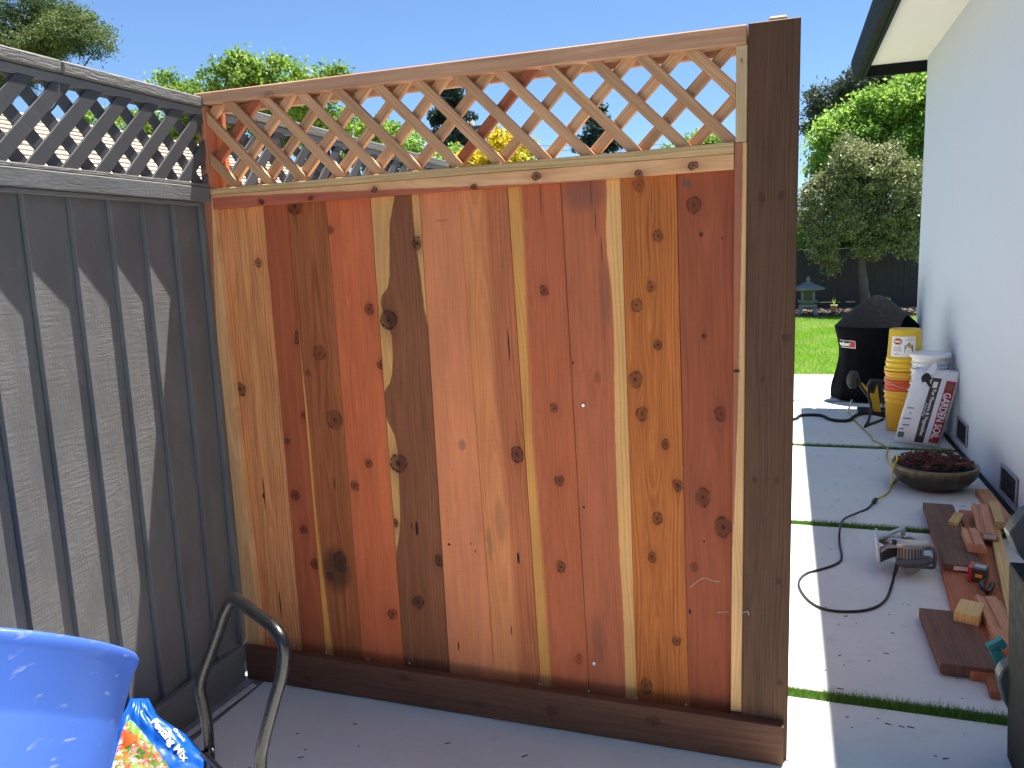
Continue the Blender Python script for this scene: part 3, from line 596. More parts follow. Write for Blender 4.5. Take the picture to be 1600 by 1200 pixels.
def tree(name, base, lobes, nclump, nleaf, size, spread, lm, label, trunk_r=.15, bark=M_BARK, group='garden trees beyond the fences', shell=.55, aspect=.6, cat='tree', droop=0.0):
    """lobes: (center, (rx,ry,rz)); clumps sit mostly in the outer shell of each lobe, leaves gather round the clumps"""
    t = empty(name, base, label, cat, group); wts = np.array([r[0]*r[1]*r[2] for c, r in lobes])**.67; wts /= wts.sum()
    cl = []
    for (c, r), wq in zip(lobes, wts):
        k = max(3, int(nclump*wq)); D_ = RNG.normal(size=(k, 3)); D_ /= np.linalg.norm(D_, axis=1)[:, None]
        rad = RNG.uniform(shell, 1.0, k)[:, None]**.8*RNG.uniform(.82, 1.12, k)[:, None]
        cl.append(np.array(c)+D_*rad*np.array(r))
    cl = np.concatenate(cl); cs = RNG.uniform(.5, 1.3, len(cl))
    idx = RNG.integers(0, len(cl), nleaf); g = RNG.normal(size=(nleaf, 3))*spread*cs[idx][:, None]*np.array([1, 1, .75]); g[:, 2] -= droop*np.abs(g[:, 0])
    wlink('crown', leaf_mesh('crown', cl[idx]+g, size, aspect), lm, t)
    b = Vector(base); top = Vector(lobes[0][0]); sub = cl[RNG.integers(0, len(cl), min(26, len(cl)))]
    limbs('trunk', [b, b.lerp(top, .4)+Vector((random.uniform(-.1, .1), 0, 0)), b.lerp(top, .75), top], [tuple(q) for q in sub], trunk_r, bark, t)
    return t
def conifer(name, base, H, R, z0, nbr, nleaf, size, lm, label, droop=.25, trunk_r=.2, group='garden trees beyond the fences', power=.8, spread=.16):
    t = empty(name, base, label, 'tree', group); b = np.array(base, float); C = []; mes = []
    T = [Vector(b), Vector(b)+Vector((.05, 0, H*.5)), Vector(b)+Vector((0, 0, H))]; TT = catmull(T, 6)
    mes.append(tube('t', TT, trunk_r, 8, radii=[trunk_r*(1-.92*i/(len(TT)-1)) for i in range(len(TT))]))
    per = nleaf//nbr
    for k in range(nbr):
        f = random.random()**1.1; z = z0+(H-z0)*f; L = R*((1-f)**power+.05)*random.uniform(.65, 1.1); a = random.uniform(0, 6.283)
        d = np.array([math.cos(a), math.sin(a), 0.0]); s = b+np.array([0, 0, z])
        tt = RNG.uniform(.12, 1, per)**.7; P = s+d*(tt*L)[:, None]; P[:, 2] += .10*L*tt-droop*L*tt**2
        side = np.array([-d[1], d[0], 0]); wdt = spread*(1.25-.75*tt)*(L/R+.35)
        P += side*(RNG.normal(size=per)*wdt*1.3)[:, None]; P[:, 2] += RNG.normal(size=per)*wdt*.55; P += RNG.normal(size=(per, 3))*.02
        C.append(P); e = Vector(s+d*L*.85); e.z += .08*L-droop*L*.7
        mes.append(tube('b', [Vector(s), Vector(s).lerp(e, .5)+Vector((0, 0, .04*L)), e], .02, 4, radii=[.05*L/R+.01, .03*L/R+.008, .006]))
    wlink('crown', leaf_mesh('crown', np.concatenate(C), size, .32), lm, t); wlink('trunk', join_me('trunk', mes), M_BARK, t)
    return t
L_GREEN = leafmat('leaf_fresh_green', (.15, .26, .035), (.29, .42, .07), (.12, .22, .035), .42)
L_LIME = leafmat('leaf_lime', (.20, .34, .05), (.34, .50, .10), (.16, .30, .05), .45)
L_OLIVE = leafmat('leaf_olive', (.14, .17, .06), (.42, .42, .22), (.17, .20, .07), .3, .35, 1.4)
L_RW = leafmat('needle_redwood', (.07, .12, .035), (.21, .25, .07), (.055, .10, .035), .3, .6)
L_BLUE = leafmat('needle_bluegreen', (.035, .075, .06), (.08, .13, .10), (.03, .06, .05), .15, .6)
L_PINE = leafmat('needle_pine', (.06, .09, .06), (.13, .16, .10), None, .15, .6)
L_YEL = leafmat('leaf_yellow', (.55, .42, .02), (.75, .60, .05), (.42, .42, .04), .35)
# far left redwood bough
t1 = empty('redwood_tree', (-19.6, 14, 0), 'tall redwood with feathery branches at the top left corner', 'tree', 'garden trees beyond the fences')
cl = []
for (u, v, yy_, rx, rz, k) in [(20, 40, 14, 1.6, .7, 46), (75, 45, 14.2, 1.2, .75, 60), (118, 40, 14, .55, .40, 30), (125, 62, 13.8, .55, .30, 26), (60, 78, 13.7, 1.3, .35, 34), (70, 15, 14.3, .55, .35, 14), (10, 90, 13.5, 1.2, .5, 30), (-60, 30, 14, 1.5, 1.5, 60), (-60, 120, 13.6, 2.0, .9, 50), (20, 125, 13.4, 1.2, .45, 26), (82, 2, 14.3, .25, .35, 8), (-20, -50, 14, 1.6, .8, 40)]:
    c = np.array(Y(u, v, yy_)); q = RNG.normal(size=(k, 3)); q /= np.linalg.norm(q, axis=1)[:, None]; q *= RNG.uniform(.35, 1.05, k)[:, None]
    cl.append(c+q*np.array([rx, .9, rz]))
cl = np.concatenate(cl); nl = 60000; idx = RNG.integers(0, len(cl), nl); cs = RNG.uniform(.5, 1.2, len(cl))
wlink('crown', leaf_mesh('crown', cl[idx]+RNG.normal(size=(nl, 3))*np.array([.15, .15, .12])*cs[idx][:, None], .05, .28), L_RW, t1)
limbs('trunk', [(-19.6, 14, 0), (-19.4, 14, 5), (-19.5, 14, 9), (-19.6, 14, 14)], [tuple(q) for q in cl[::9]], .45, M_BARK, t1, .16)
# bright deciduous tree behind the corner of the two fences
lob = []
for (u, v, r, yy_) in [(300, 150, .75, 9.2), (370, 120, .7, 9), (430, 125, .7, 9.2), (495, 130, .62, 9), (385, 165, .9, 9.4), (275, 135, .45, 9), (500, 170, .7, 9.3), (300, 200, .8, 9.4), (200, 195, .8, 9.6), (140, 205, .8, 9.8), (240, 215, .9, 9.6), (330, 220, .9, 9.4), (560, 205, .5, 9.4), (450, 190, .8, 9.2)]:
    lob.append((tuple(Y(u, v+12, yy_)), (r*.8, r*.8, r*.58)))
for (u, v, r, yy_) in [(375, 92, .16, 9), (383, 82, .10, 9), (436, 92, .14, 9.1), (520, 108, .2, 9), (355, 100, .15, 9), (258, 118, .16, 9), (465, 104, .15, 9), (405, 105, .2, 9), (532, 103, .12, 9), (395, 90, .12, 9)]: lob.append((tuple(Y(u, v+8, yy_)), (r*.8, r*.8, r*1.1)))
tree('leafy_tree', (-6.6, 9.4, 0), lob, 520, 50000, .036, .09, L_GREEN, 'bright green leafy tree rising behind the fence corner', .16, shell=.3)
conifer('blue_spruce', (-7.3, 20, 0), 7.0, 2.3, 1.0, 150, 42000, .075, L_BLUE, 'dark blue-green conifer behind middle of new lattice', .18, .18, power=.75, spread=.22)
conifer('dark_conifer', (-4.7, 28, 0), 7.35, 2.6, 1.0, 110, 26000, .10, L_BLUE, 'dark conifer behind right half of new lattice', .1, .2, power=.8, spread=.3)
lob = [(tuple(Y(u, v, 12)), (r, r, r*.8)) for u, v, r in [(785, 232, .42), (762, 240, .3), (812, 240, .3), (735, 252, .25), (790, 262, .5), (780, 216, .16)]]
tree('yellow_shrub', (-3.0, 12, 0), lob, 120, 9000, .045, .09, L_YEL, 'bright yellow-leaved shrub showing through the lattice', .07, cat='shrub', shell=.3)
lob = [(tuple(Y(u, v, 15)), (r, r, r*.8)) for u, v, r in [(600, 222, .5), (640, 235, .45), (575, 240, .6), (610, 200, .2), (690, 255, .5)]]
tree('small_tree', (-6.4, 15, 0), lob, 120, 12000, .05, .13, L_LIME, 'small green tree peeking over the receding grey fence', .1, cat='tree', shell=.3)
lob = [(tuple(Y(u, v, 25)), (r, r, r*.8)) for u, v, r in [(1105, 225, .6), (1085, 240, .6), (1130, 245, .6), (1050, 255, .7)]]
tree('small_tree', (.3, 25, 0), lob, 110, 9000, .07, .16, L_LIME, 'low green tree by the right end of lattice', .1, shell=.3)
lob = [(tuple(Y(u, v, 24)), (r, r, r*.85)) for u, v, r in [(1330, 210, 1.0), (1400, 180, 1.1), (1430, 150, .8), (1295, 215, .5), (1360, 175, .6), (1310, 250, .8), (1400, 240, 1.2), (1450, 200, 1.0), (1480, 150, 1.0), (1345, 260, .9), (1285, 262, .4), (1460, 260, 1.0)]]
tree('maple_tree', (4.8, 24, 0), lob, 480, 60000, .065, .19, L_LIME, 'bright lime-green leafy tree beside the house eave', .2, shell=.3)
lob = [(tuple(Y(u, v, 31)), (r*1.2, r, r*.7)) for u, v, r in [(1300, 158, .8), (1345, 130, .9), (1285, 178, .6), (1400, 125, 1.2), (1270, 200, .35), (1330, 150, .6), (1440, 120, 1.0), (1380, 140, .9), (1275, 150, .3)]]
tree('pine_tree', (6.2, 31, 0), lob, 190, 22000, .10, .2, L_PINE, 'dark airy pine behind the lime-green tree', .25, shell=.2, aspect=.3)
lob = [(tuple(Y(u, v, 19.3)), (r, r, r*.9)) for u, v, r in [(1350, 270, .75), (1300, 300, .6), (1400, 290, .7), (1275, 340, .45), (1330, 340, .7), (1400, 350, .65), (1285, 385, .42), (1360, 380, .45), (1330, 245, .5), (1425, 330, .5), (1380, 245, .45), (1260, 310, .3), (1415, 385, .35), (1300, 410, .3)]]
tree('olive_tree', (4.03, 19.5, 0), lob, 460, 60000, .036, .11, L_OLIVE, 'grey-green small-leaved tree with short trunk on mulch bed', .12, M_BARKG, shell=.4)
for k, (u0, yy_, hh_, lab) in enumerate([(1262, 23.5, 3.0, 'leafy green bush above back fence nearest the dark post'), (1320, 23.2, 2.7, 'leafy green bush above back fence behind the olive tree'), (1385, 23.4, 2.9, 'leafy green bush above back fence nearest the house corner'), (1450, 23.6, 3.0, 'leafy green bush above back fence hidden partly by house')]):
    c_ = Y(u0, 400, yy_); lob = [((c_.x+dx, yy_+dy, z_), (r_, r_, r_*.8)) for dx, dy, z_, r_ in [(0, 0, hh_*.6, .75), (-.45, .1, hh_*.5, .6), (.45, -.1, hh_*.55, .6), (0, 0, hh_*.85, .5), (.1, 0, hh_*.3, .7)]]
    tree('bush', (c_.x, yy_, 0), lob, 110, 12000, .06, .15, L_GREEN if k % 2 else L_LIME, lab, .08, cat='bush', shell=.3, group='bushes behind the back fence')
n_ = 26000; xx = RNG.uniform(-75, 75, n_); hgt = 3.2+1.6*np.sin(xx*.31)+1.1*np.sin(xx*.83+1)+.7*np.sin(xx*2.1)
P_ = np.c_[xx, 62+RNG.normal(0, 1.5, n_), RNG.uniform(0, 1, n_)**.7*hgt]
o = link('distant_trees', leaf_mesh('distant_trees', P_, .42, .7), L_PINE); tag(o, 'low band of distant dark trees along the horizon', 'trees', kind='stuff')
# utility pole and wires
up_ = empty('utility_pole', Y(741, 330, 22), 'weathered grey utility pole among the distant trees', 'pole'); bz = up_.location.copy(); bz.z = -.06; up_.location = bz
tz = Y(741, 188, 22)
wlink('shaft', tube('shaft', [bz, Vector((bz.x, bz.y, tz.z))], .14, 10, radii=[.17, .13]), simple('grey_pole_wood', (.26, .24, .22), .9, .2, 4), up_)
for z in (tz.z-.25,): wlink('crossarm', box('crossarm', bz.x-.6, bz.x+.6, bz.y-.19, bz.y-.10, z-.06, z+.06, .01), simple('crossarm_wood', (.2, .18, .16), .9), up_)
for i, (v0, v1, lb) in enumerate([(222, 208, 'upper thin power line crossing low behind the lattice'), (229, 216, 'lower thin power line crossing low behind the lattice'), (262, 250, 'lowest thin power line behind the lattice')]):
    a = Y(600, v0+6, 40); c = Y(1500, v1, 44); mid = a.lerp(c, .5)-Vector((0, 0, .25))
    o = link('power_line', tube('power_line', catmull([a, mid, c], 12), .012, 5), M_BLACK); tag(o, lb, 'cable', 'power lines')

# ------------------------------------------------------------------ garden things
M_STONE = simple('lantern_stone', (.24, .235, .23), .9, .2, 8, .6, 60)
ln = empty('stone_lantern', (2.60, 18.7, 0), 'grey stone garden lantern on four legs by lawn edge', 'lantern')
def P4(name, w0, w1, z0, z1, m=M_STONE, bev=.01):
    bm = bmesh.new(); hexa(bm, [(-w0, -w0, z0), (w0, -w0, z0), (w0, w0, z0), (-w0, w0, z0), (-w1, -w1, z1), (w1, -w1, z1), (w1, w1, z1), (-w1, w1, z1)]); return link(name, bm_mesh(name, bm, bev), m, ln)
for sx in (-1, 1):
    for sy in (-1, 1):
        bm = bmesh.new(); hexa(bm, [(sx*.20-.055, sy*.2-.055, 0), (sx*.20+.055, sy*.2-.055, 0), (sx*.2+.055, sy*.2+.055, 0), (sx*.2-.055, sy*.2+.055, 0), (sx*.155-.05, sy*.155-.05, .22), (sx*.155+.05, sy*.155-.05, .22), (sx*.155+.05, sy*.155+.05, .22), (sx*.155-.05, sy*.155+.05, .22)])
        link('leg', bm_mesh('leg', bm, .012), M_STONE, ln)
P4('leg_platform', .215, .20, .221, .30); P4('waist', .14, .16, .301, .34); P4('platform', .20, .24, .341, .40)
for (x0, x1, y0, y1) in ((-.16, -.10, -.16, -.10), (.10, .16, -.16, -.10), (-.16, -.10, .10, .16), (.10, .16, .10, .16)):
    link('light_box_post', box('light_box_post', x0, x1, y0, y1, .401, .62, .006), M_STONE, ln)
link('light_box', box('light_box', -.125, .125, -.125, .125, .401, .615), simple('lantern_inside', (.12, .12, .11), .9, .2, 8), ln)
o = link('roof', lathe('roof', [(.20, .621), (.43, .66), (.45, .69), (.28, .76), (.12, .80)], 6, False), M_STONE, ln); o.rotation_euler = (0, 0, math.radians(30))
link('finial', lathe('finial', [(.13, .801), (.13, .82), (.05, .84), (.035, .88), (.055, .92), (.012, .99)], 12), M_STONE, ln)
def pot(u, v, lab):
    b0 = Y(u, v, 19.5); t = empty('plant_pot', (b0.x, 19.5, .0), lab, 'pot', 'small pots on the mulch bed')
    link('pot', lathe('pot', [(.06, 0), (.085, .19), (.092, .19), (.092, .215), (.08, .215), (.075, .18)], 20), simple('pale_pot', (.52, .44, .28), .8, .15), t)
    V = []; F = []
    for k in range(7):
        a = k*.9; h = .16+.1*((k*37) % 5)/5; s = .012; d = Vector((math.cos(a), math.sin(a), 0)); p = Vector((0, 0, .19)); q = p+d*.06+Vector((0, 0, h)); nrm = Vector((-d.y, d.x, 0))*s
        i = len(V); V += [p-nrm, p+nrm, p.lerp(q, .5)+nrm*1.4, q, p.lerp(q, .5)-nrm*1.4]; F += [(i, i+1, i+2, i+3, i+4)]
    link('leaves', mesh('leaves', V, F), L_GREEN, t)
pot(1303, 480, 'small pale pot with a sprout, right of stone lantern'); pot(1388, 476, 'small pale pot with a sprout, behind the covered grill')

# covered grill
gx, gy = 3.01, 6.98
M_COVER = simple('black_cover_cloth', (.0045, .005, .0075), .8, .1, 3, .5, 14, spec=.03)
gl = empty('covered_grill', (gx, gy, 0), 'kettle grill hidden under a black fabric cover by house corner', 'grill')
prof = [(.40, .012), (.395, .15), (.36, .32), (.345, .50), (.365, .66), (.392, .79), (.376, .83), (.25, .965), (.13, 1.075), (.045, 1.13), (.002, 1.138)]
V = []; F = []; sg = 72; rr = random.Random(2); ph = [rr.uniform(0, 6.28) for _ in range(6)]
pz = catmull([(r, 0, z) for r, z in prof], 4)
for p in pz:
    for i in range(sg):
        a = 2*math.pi*i/sg; fold = (.022*math.sin(5*a+ph[0])+.014*math.sin(9*a+ph[1]+p.z*2)+.008*math.sin(17*a+ph[2]))*max(0, 1-p.z/.95)**.8+.006*math.sin(4*a+ph[3]+p.z*9)
        r = p.x*(1+fold*1.7); V.append((r*math.cos(a)*1.06, r*math.sin(a)*.86, p.z))
for k in range(len(pz)-1):
    for i in range(sg): j = (i+1) % sg; F.append((k*sg+i, k*sg+j, (k+1)*sg+j, (k+1)*sg+i))
link('cover', mesh('cover', V, F, True), M_COVER, gl)
# logo patch printed on the cover, wrapped on its side
M_INKW = simple('white_ink', (.78, .78, .78), .6, .02); M_INKR = simple('red_ink', (.33, .02, .03), .6, .05); M_INKK = simple('black_ink', (.02, .018, .018), .6, .05)
def cover_pt(a, z, off):
    r = 0.372
    for k in range(len(pz)-1):
        if pz[k].z <= z <= pz[k+1].z: t = (z-pz[k].z)/(pz[k+1].z-pz[k].z+1e-9); r = pz[k].x*(1-t)+pz[k+1].x*t; break
    fold = (.022*math.sin(5*a+ph[0])+.014*math.sin(9*a+ph[1]+z*2)+.008*math.sin(17*a+ph[2]))*max(0, 1-z/.95)**.8+.006*math.sin(4*a+ph[3]+z*9)
    r = r*(1+fold*1.7)+off; return Vector((r*math.cos(a)*1.06, r*math.sin(a)*.86, z))
LA = math.radians(-143); LZ = .625
def wrap(me, sc, off):
    for v in me.vertices: v.co = cover_pt(LA+v.co.x*sc/.36, LZ+v.co.y*sc, off)
    return me
def flat(name, x0, x1, y0, y1, nx=8):
    V = []; F = []
    for i in range(nx+1): V += [(x0+(x1-x0)*i/nx, y0, 0), (x0+(x1-x0)*i/nx, y1, 0)]
    for i in range(nx): F.append((2*i, 2*i+2, 2*i+3, 2*i+1))
    return mesh(name, V, F)
lo = link('logo', wrap(flat('logo', -1.7, 1.7, -.62, .62), .066, .004), M_INKW, gl)
link('logo_ground', wrap(flat('logo_ground', -1.62, .62, -.54, .54), .066, .0065), M_INKK, lo); link('logo_red', wrap(flat('logo_red', .62, 1.62, -.54, .54), .066, .0065), M_INKR, lo)
tm = text_mesh('lettering', 'weber', 1.0, 'CENTER', .02)
for v in tm.vertices: v.co.x -= .52
link('lettering', wrap(tm, .066, .009), M_INKW, lo)

# yellow and black yard machine with hose beside the grill
M_YEL = simple('yellow_plastic', (.62, .40, .03), .45, .08); M_HOSE = simple('black_hose', (.015, .015, .016), .5, .1)
pw = empty('yard_machine', (2.80, 6.05, 0), 'yellow and black wheeled yard machine between grill and bucket stack', 'machine')
YP = 6.05
def poly3(name, pts, dep, m, parent, yp=YP, bev=.008):
    P = [Y(u, v, yp) for u, v in pts]; return wlink(name, prism(name, P, (0, dep, 0), bev), m, parent)
poly3('body', [(1352, 612), (1366, 617), (1371, 601), (1377, 645), (1377, 648), (1368, 648)], .12, M_YEL, pw)
poly3('arm', [(1343, 602), (1347, 598), (1357, 608), (1355, 617)], .05, M_YEL, pw)
poly3('motor_housing', [(1354, 608), (1360, 594), (1380, 594), (1381, 640), (1372, 600), (1366, 615)], .10, M_DARK, pw, 6.09)
c = Y(1333, 593, YP-.02); wl = wlink('wheel', lathe('wheel', [(.03, -.03), (.075, -.03), (.09, -.02), (.09, .02), (.075, .03), (.03, .03)], 24, M=Matrix.Translation(c) @ Matrix.Rotation(math.radians(60), 4, 'Z') @ Matrix.Rotation(math.pi/2, 4, 'X')), simple('grey_rubber', (.06, .065, .065), .7, .1), pw)
wlink('handle', tube('handle', catmull([c+Vector((.05, .02, 0)), Y(1345, 603, YP), Y(1356, 618, YP)], 5), .014, 8), M_DARK, pw)
b0 = Y(1345, 628, YP); wlink('base', box('base', b0.x-.02, b0.x+.26, YP, YP+.22, .0, .035, .01), M_DARK, pw)
wlink('leg', tube('leg', [Y(1331, 628, 5.85)+Vector((0, 0, .02)), Y(1325, 642, 5.75)], .010, 8), simple('steel_tube', (.6, .6, .6), .35, .05, metallic=.8), pw)
hp = [G(1200, 655, .015), G(1240, 655, .015), G(1252, 649, .015), G(1282, 649, .015), G(1300, 656, .015), G(1325, 657, .015), G(1340, 648, .015), G(1362, 646, .015), G(1390, 652, .015)]
o = link('garden_hose', tube('garden_hose', catmull(hp, 8), .016, 8), M_HOSE); tag(o, 'black hose snaking across concrete in front of covered grill', 'hose')
hp = [Y(1362, 598, 5.98), Y(1357, 615, 5.95), Y(1361, 635, 5.92), G(1358, 655, .014), G(1352, 666, .012), G(1356, 664, .012), G(1380, 655, .012)]
o = link('black_cable', tube('black_cable', catmull(hp, 8), .012, 8), M_HOSE); tag(o, 'black cable hanging from the yellow yard machine', 'cable')

# ------------------------------------------------------------------ buckets
def bucket_prof(h, r0, r1, up=True):
    # outside, then inside; rim ring and rib collars near the mouth
    P = [(r0*.2, 0), (r0-.006, 0), (r0, .008), (r0+(r1-r0)*.62, h*.70), (r0+(r1-r0)*.64+.006, h*.71), (r0+(r1-r0)*.66+.006, h*.735), (r1-.004, h*.74), (r1-.002, h*.80), (r1+.006, h*.805), (r1+.006, h*.83), (r1-.001, h*.84), (r1, h*.93), (r1+.010, h*.94), (r1+.010, h), (r1-.002, h), (r1-.006, h*.9), (r0-.01, .02), (r0*.2, .015)]
    return P
def plastic(name, c): return simple(name, c, .38, .06, 5, spec=.45)
YBX, YBY = 3.085, 5.36
def bucket(name, z, m, lab, cat='bucket', flip=False, h=.37, r0=.128, r1=.148, x=YBX, y=YBY, group='stacked yellow and red buckets', rz=0.0, handle=True, tilt=(0, 0)):
    t = empty(name, (x, y, z), lab, cat, group); t.rotation_euler = (math.pi if flip else 0, 0, rz)
    if tilt != (0, 0): t.rotation_euler = (tilt[0], tilt[1], rz)
    link('body', lathe('body', bucket_prof(h, r0, r1), 44), m, t)
    if handle:
        P = [Vector(((r1+.012)*math.cos(a), (r1+.014)*math.sin(a), h*.82-.085*math.sin((a+math.pi)/math.pi*math.pi)*1.0)) for a in [math.radians(q) for q in range(-180, 1, 15)]]
        hd = link('handle', tube('handle', P, .0025, 6), simple('handle_wire', (.5, .48, .44), .4, .1, metallic=.7), t)
        link('grip', tube('grip', P[5:8], .010, 8), simple('white_grip', (.78, .74, .66), .5, .05), hd)
    return t
M_Y1 = plastic('bucket_yellow', (.80, .52, .02)); M_Y2 = plastic('bucket_amber', (.72, .36, .03)); M_OR = plastic('bucket_red', (.62, .085, .03)); M_Y3 = plastic('bucket_golden', (.76, .40, .025))
bucket('bucket', .002, M_Y3, 'golden bucket standing on the concrete directly under the red one', handle=False)
bucket('bucket', .10, M_OR, 'red bucket nested in the middle of the yellow bucket stack', handle=False)
bucket('bucket', .178, M_Y2, 'amber bucket with hanging wire handle above the red one', rz=math.radians(20))
ub = bucket('bucket', .925, M_Y1, 'upturned yellow bucket with white label, top of the stack', flip=True, handle=False)
# label on the upturned bucket (local z runs downwards there)
def cyl_wrap(me, ac, zc, off, r0=.128, r1=.148, h=.37, sgn=-1):
    for v in me.vertices:
        z = zc-v.co.y; r = r0+(r1-r0)*.62*min(z/(h*.7), 1)+off; a = ac-v.co.x/.135; v.co = Vector((r*math.cos(a), r*math.sin(a), z)); 
    return me
ac = math.radians(90+12); ZL = .15   # the empty is flipped about x, so local +y faces the camera
lb = link('label', cyl_wrap(flat('label', -.105, .105, -.09, .09, 16), ac, ZL, .0018), simple('label_paper', (.80, .79, .80), .5, .02), ub)
def disc(name, cx, cy, rx, ry, n=20): return mesh(name, [(cx+rx*math.cos(2*math.pi*i/n), cy+ry*math.sin(2*math.pi*i/n), 0) for i in range(n)], [tuple(range(n))])
Mk = lambda n, c: simple(n, c, .5, .03)
octo = lambda nm, cx, cy, r, ry: mesh(nm, [(cx+r*math.cos(math.pi/8+math.pi/4*i), cy+ry*math.sin(math.pi/8+math.pi/4*i), 0) for i in range(8)], [tuple(range(8))])
for k, (rx, ry, c) in enumerate([(.040, .034, (.05, .03, .03)), (.037, .031, (.65, .40, .04)), (.030, .025, (.05, .03, .03)), (.027, .022, (.40, .035, .03))]):
    link('emblem', cyl_wrap(octo('emblem', -.046, .046, rx, ry), ac, ZL, .0026+.0006*k), Mk('emblem_%d' % k, c), lb)
link('emblem', cyl_wrap(flat('emblem', -.070, -.022, .039, .053, 4), ac, ZL, .0054), M_INKW, lb)
hou = [(.012, -.050), (.080, -.050), (.080, .012), (.046, .040), (.012, .012)]
link('emblem', cyl_wrap(mesh('emblem', [(x, y, 0) for x, y in hou], [(0, 1, 2, 3, 4)]), ac, ZL, .0026), Mk('emblem_navy', (.02, .03, .06)), lb)
link('emblem', cyl_wrap(mesh('emblem', [(.017, -.022, 0), (.075, -.022, 0), (.075, .009, 0), (.046, .033, 0), (.017, .009, 0)], [(0, 1, 2, 3, 4)]), ac, ZL, .0034), Mk('emblem_green', (.02, .22, .10)), lb)
link('emblem', cyl_wrap(disc('emblem', .050, .006, .017, .015), ac, ZL, .0042), Mk('emblem_orange', (.75, .30, .04)), lb)
rr = random.Random(12)
for (yl, wds) in [(-.004, .060), (-.020, .075), (-.036, .066), (-.052, .008), (-.068, .056)]:
    x = -.046-wds/2
    while x < -.046+wds/2-.002:
        ww = rr.uniform(.004, .011); link('print_line', cyl_wrap(flat('print_line', x, min(x+ww, -.046+wds/2), yl-.003, yl+.003, 1), ac, ZL, .0026), M_INKK if rr.random() < .8 else M_INKR, lb); x += ww+.003
for (yl, x0, x1) in [(.070, .035, .088), (.058, .012, .088)]: link('print_line', cyl_wrap(flat('print_line', x0, x1, yl-.0018, yl+.0018, 4), ac, ZL, .0026), Mk('faint_ink', (.35, .30, .45)), lb)
M_WB = plastic('bucket_white', (.74, .74, .74))
WX, WY = 3.255, 5.085
for k, (z, lab) in enumerate([(.002, 'white bucket at the bottom of the nested white stack'), (.12, 'white nested bucket second from the ground'), (.24, 'white nested bucket below the lidded one'), (.355, 'white lidded bucket, top of the white stack behind soil bag')]):
    t = bucket('white_bucket', z, M_WB, lab, x=WX, y=WY, group='nested white buckets by the wall', handle=False, h=.37, r0=.125, r1=.143)
    if k == 3: link('lid', lathe('lid', [(.02, .372), (.148, .372), (.1585, .366), (.1605, .350), (.162, .350), (.163, .372), (.158, .384), (.150, .386), (.146, .381), (.02, .381)], 44), plastic('lid_white', (.80, .80, .80)), t)

# ------------------------------------------------------------------ bags
class Bag:
    """pillow surface: u across, v along, both -1..1"""
    def __init__(s, o, U, V, T, w, h, t, seed=1, pinch=.18):
        s.o = Vector(o); s.U = Vector(U).normalized(); s.V = Vector(V).normalized(); s.N = s.U.cross(s.V).normalized(); s.w, s.h, s.t, s.p = w, h, t, pinch
        r = random.Random(seed); s.k = [(r.uniform(2, 9), r.uniform(2, 9), r.uniform(0, 6.3), r.uniform(.3, 1)) for _ in range(7)]
    def pt(s, u, v, side=1, off=0.0):
        e = max(0, 1-abs(u)**2.6)**.55*max(0, 1-abs(v)**3.2)**.5
        wr = sum(a*math.sin(p*u+q*v+f) for p, q, f, a in s.k)/7
        uu = u*(1-s.p*.25*abs(v)**3); th = s.t*e*(1+.25*wr)+.010*wr*e
        return s.o+s.U*(uu*s.w/2)+s.V*((v+1)*s.h/2)+s.N*(side*th/2+off*side)
    def body(s, name, m, parent, n=28):
        V = []; F = []
        for sd in (1, -1):
            for j in range(n+1):
                for i in range(n+1): V.append(s.pt(-1+2*i/n, -1+2*j/n, sd))
        q = (n+1)**2
        for sd in (0, 1):
            for j in range(n):
                for i in range(n):
                    a = sd*q+j*(n+1)+i; f = (a, a+1, a+n+2, a+n+1); F.append(f if sd == 0 else f[::-1])
        me = mesh(name, V, F, True); bm = bmesh.new(); bm.from_mesh(me); bmesh.ops.remove_doubles(bm, verts=bm.verts, dist=.0004); bm.to_mesh(me); bm.free()
        return wlink(name, me, m, parent)
    def patch(s, name, u0, u1, v0, v1, m, parent, off=.0022, nu=6, nv=24, shape=None):
        V = []; F = []
        for j in range(nv+1):
            for i in range(nu+1):
                u = u0+(u1-u0)*i/nu; v = v0+(v1-v0)*j/nv
                if shape: u, v = shape(u, v)
                V.append(s.pt(u, v, 1, off))
        for j in range(nv):
            for i in range(nu): a = j*(nu+1)+i; F.append((a, a+1, a+nu+2, a+nu+1))
        return wlink(name, mesh(name, V, F, True), m, parent)
    def text(s, name, txt, uc, vc, size, m, parent, off=.0045, rot=-90, bold=.01, stretch=1.0):
        me = text_mesh(name, txt, 1.0, 'CENTER', bold); a = math.radians(rot); bm = bmesh.new(); bm.from_mesh(me)
        bmesh.ops.subdivide_edges(bm, edges=[e for e in bm.edges if e.calc_length() > .25], cuts=2); bmesh.ops.triangulate(bm, faces=bm.faces[:])
        for v in bm.verts:
            x, y = v.co.x*size*stretch, v.co.y*size; X = x*math.cos(a)-y*math.sin(a); Z = x*math.sin(a)+y*math.cos(a)
            v.co = s.pt(max(-.99, min(.99, uc+X*2/s.w)), max(-.99, min(.99, vc+Z*2/s.h)), 1, off)
        bm.to_mesh(me); bm.free(); return wlink(name, me, m, parent)
M_BAGW = simple('white_bag_film', (.66, .67, .70), .32, .06, 6, .25, 18, spec=.5)
sg_ = empty('soil_bag', (3.15, 4.75, 0), 'white plastic garden soil bag leaning on the white buckets', 'bag')
B1 = Bag((3.115, 4.70, .012), (.97, -.24, -.06), (.25, .23, .92), None, .345, .66, .15, 4)
B1.body('body', M_BAGW, sg_)
redp = B1.patch('red_band', .52, .93, -.90, .70, simple('bag_red', (.36, .012, .03), .35, .05, spec=.5), sg_)
blk = B1.patch('black_band', -.10, .30, -.93, .74, simple('bag_black', (.035, .026, .022), .35, .05, spec=.5), sg_)
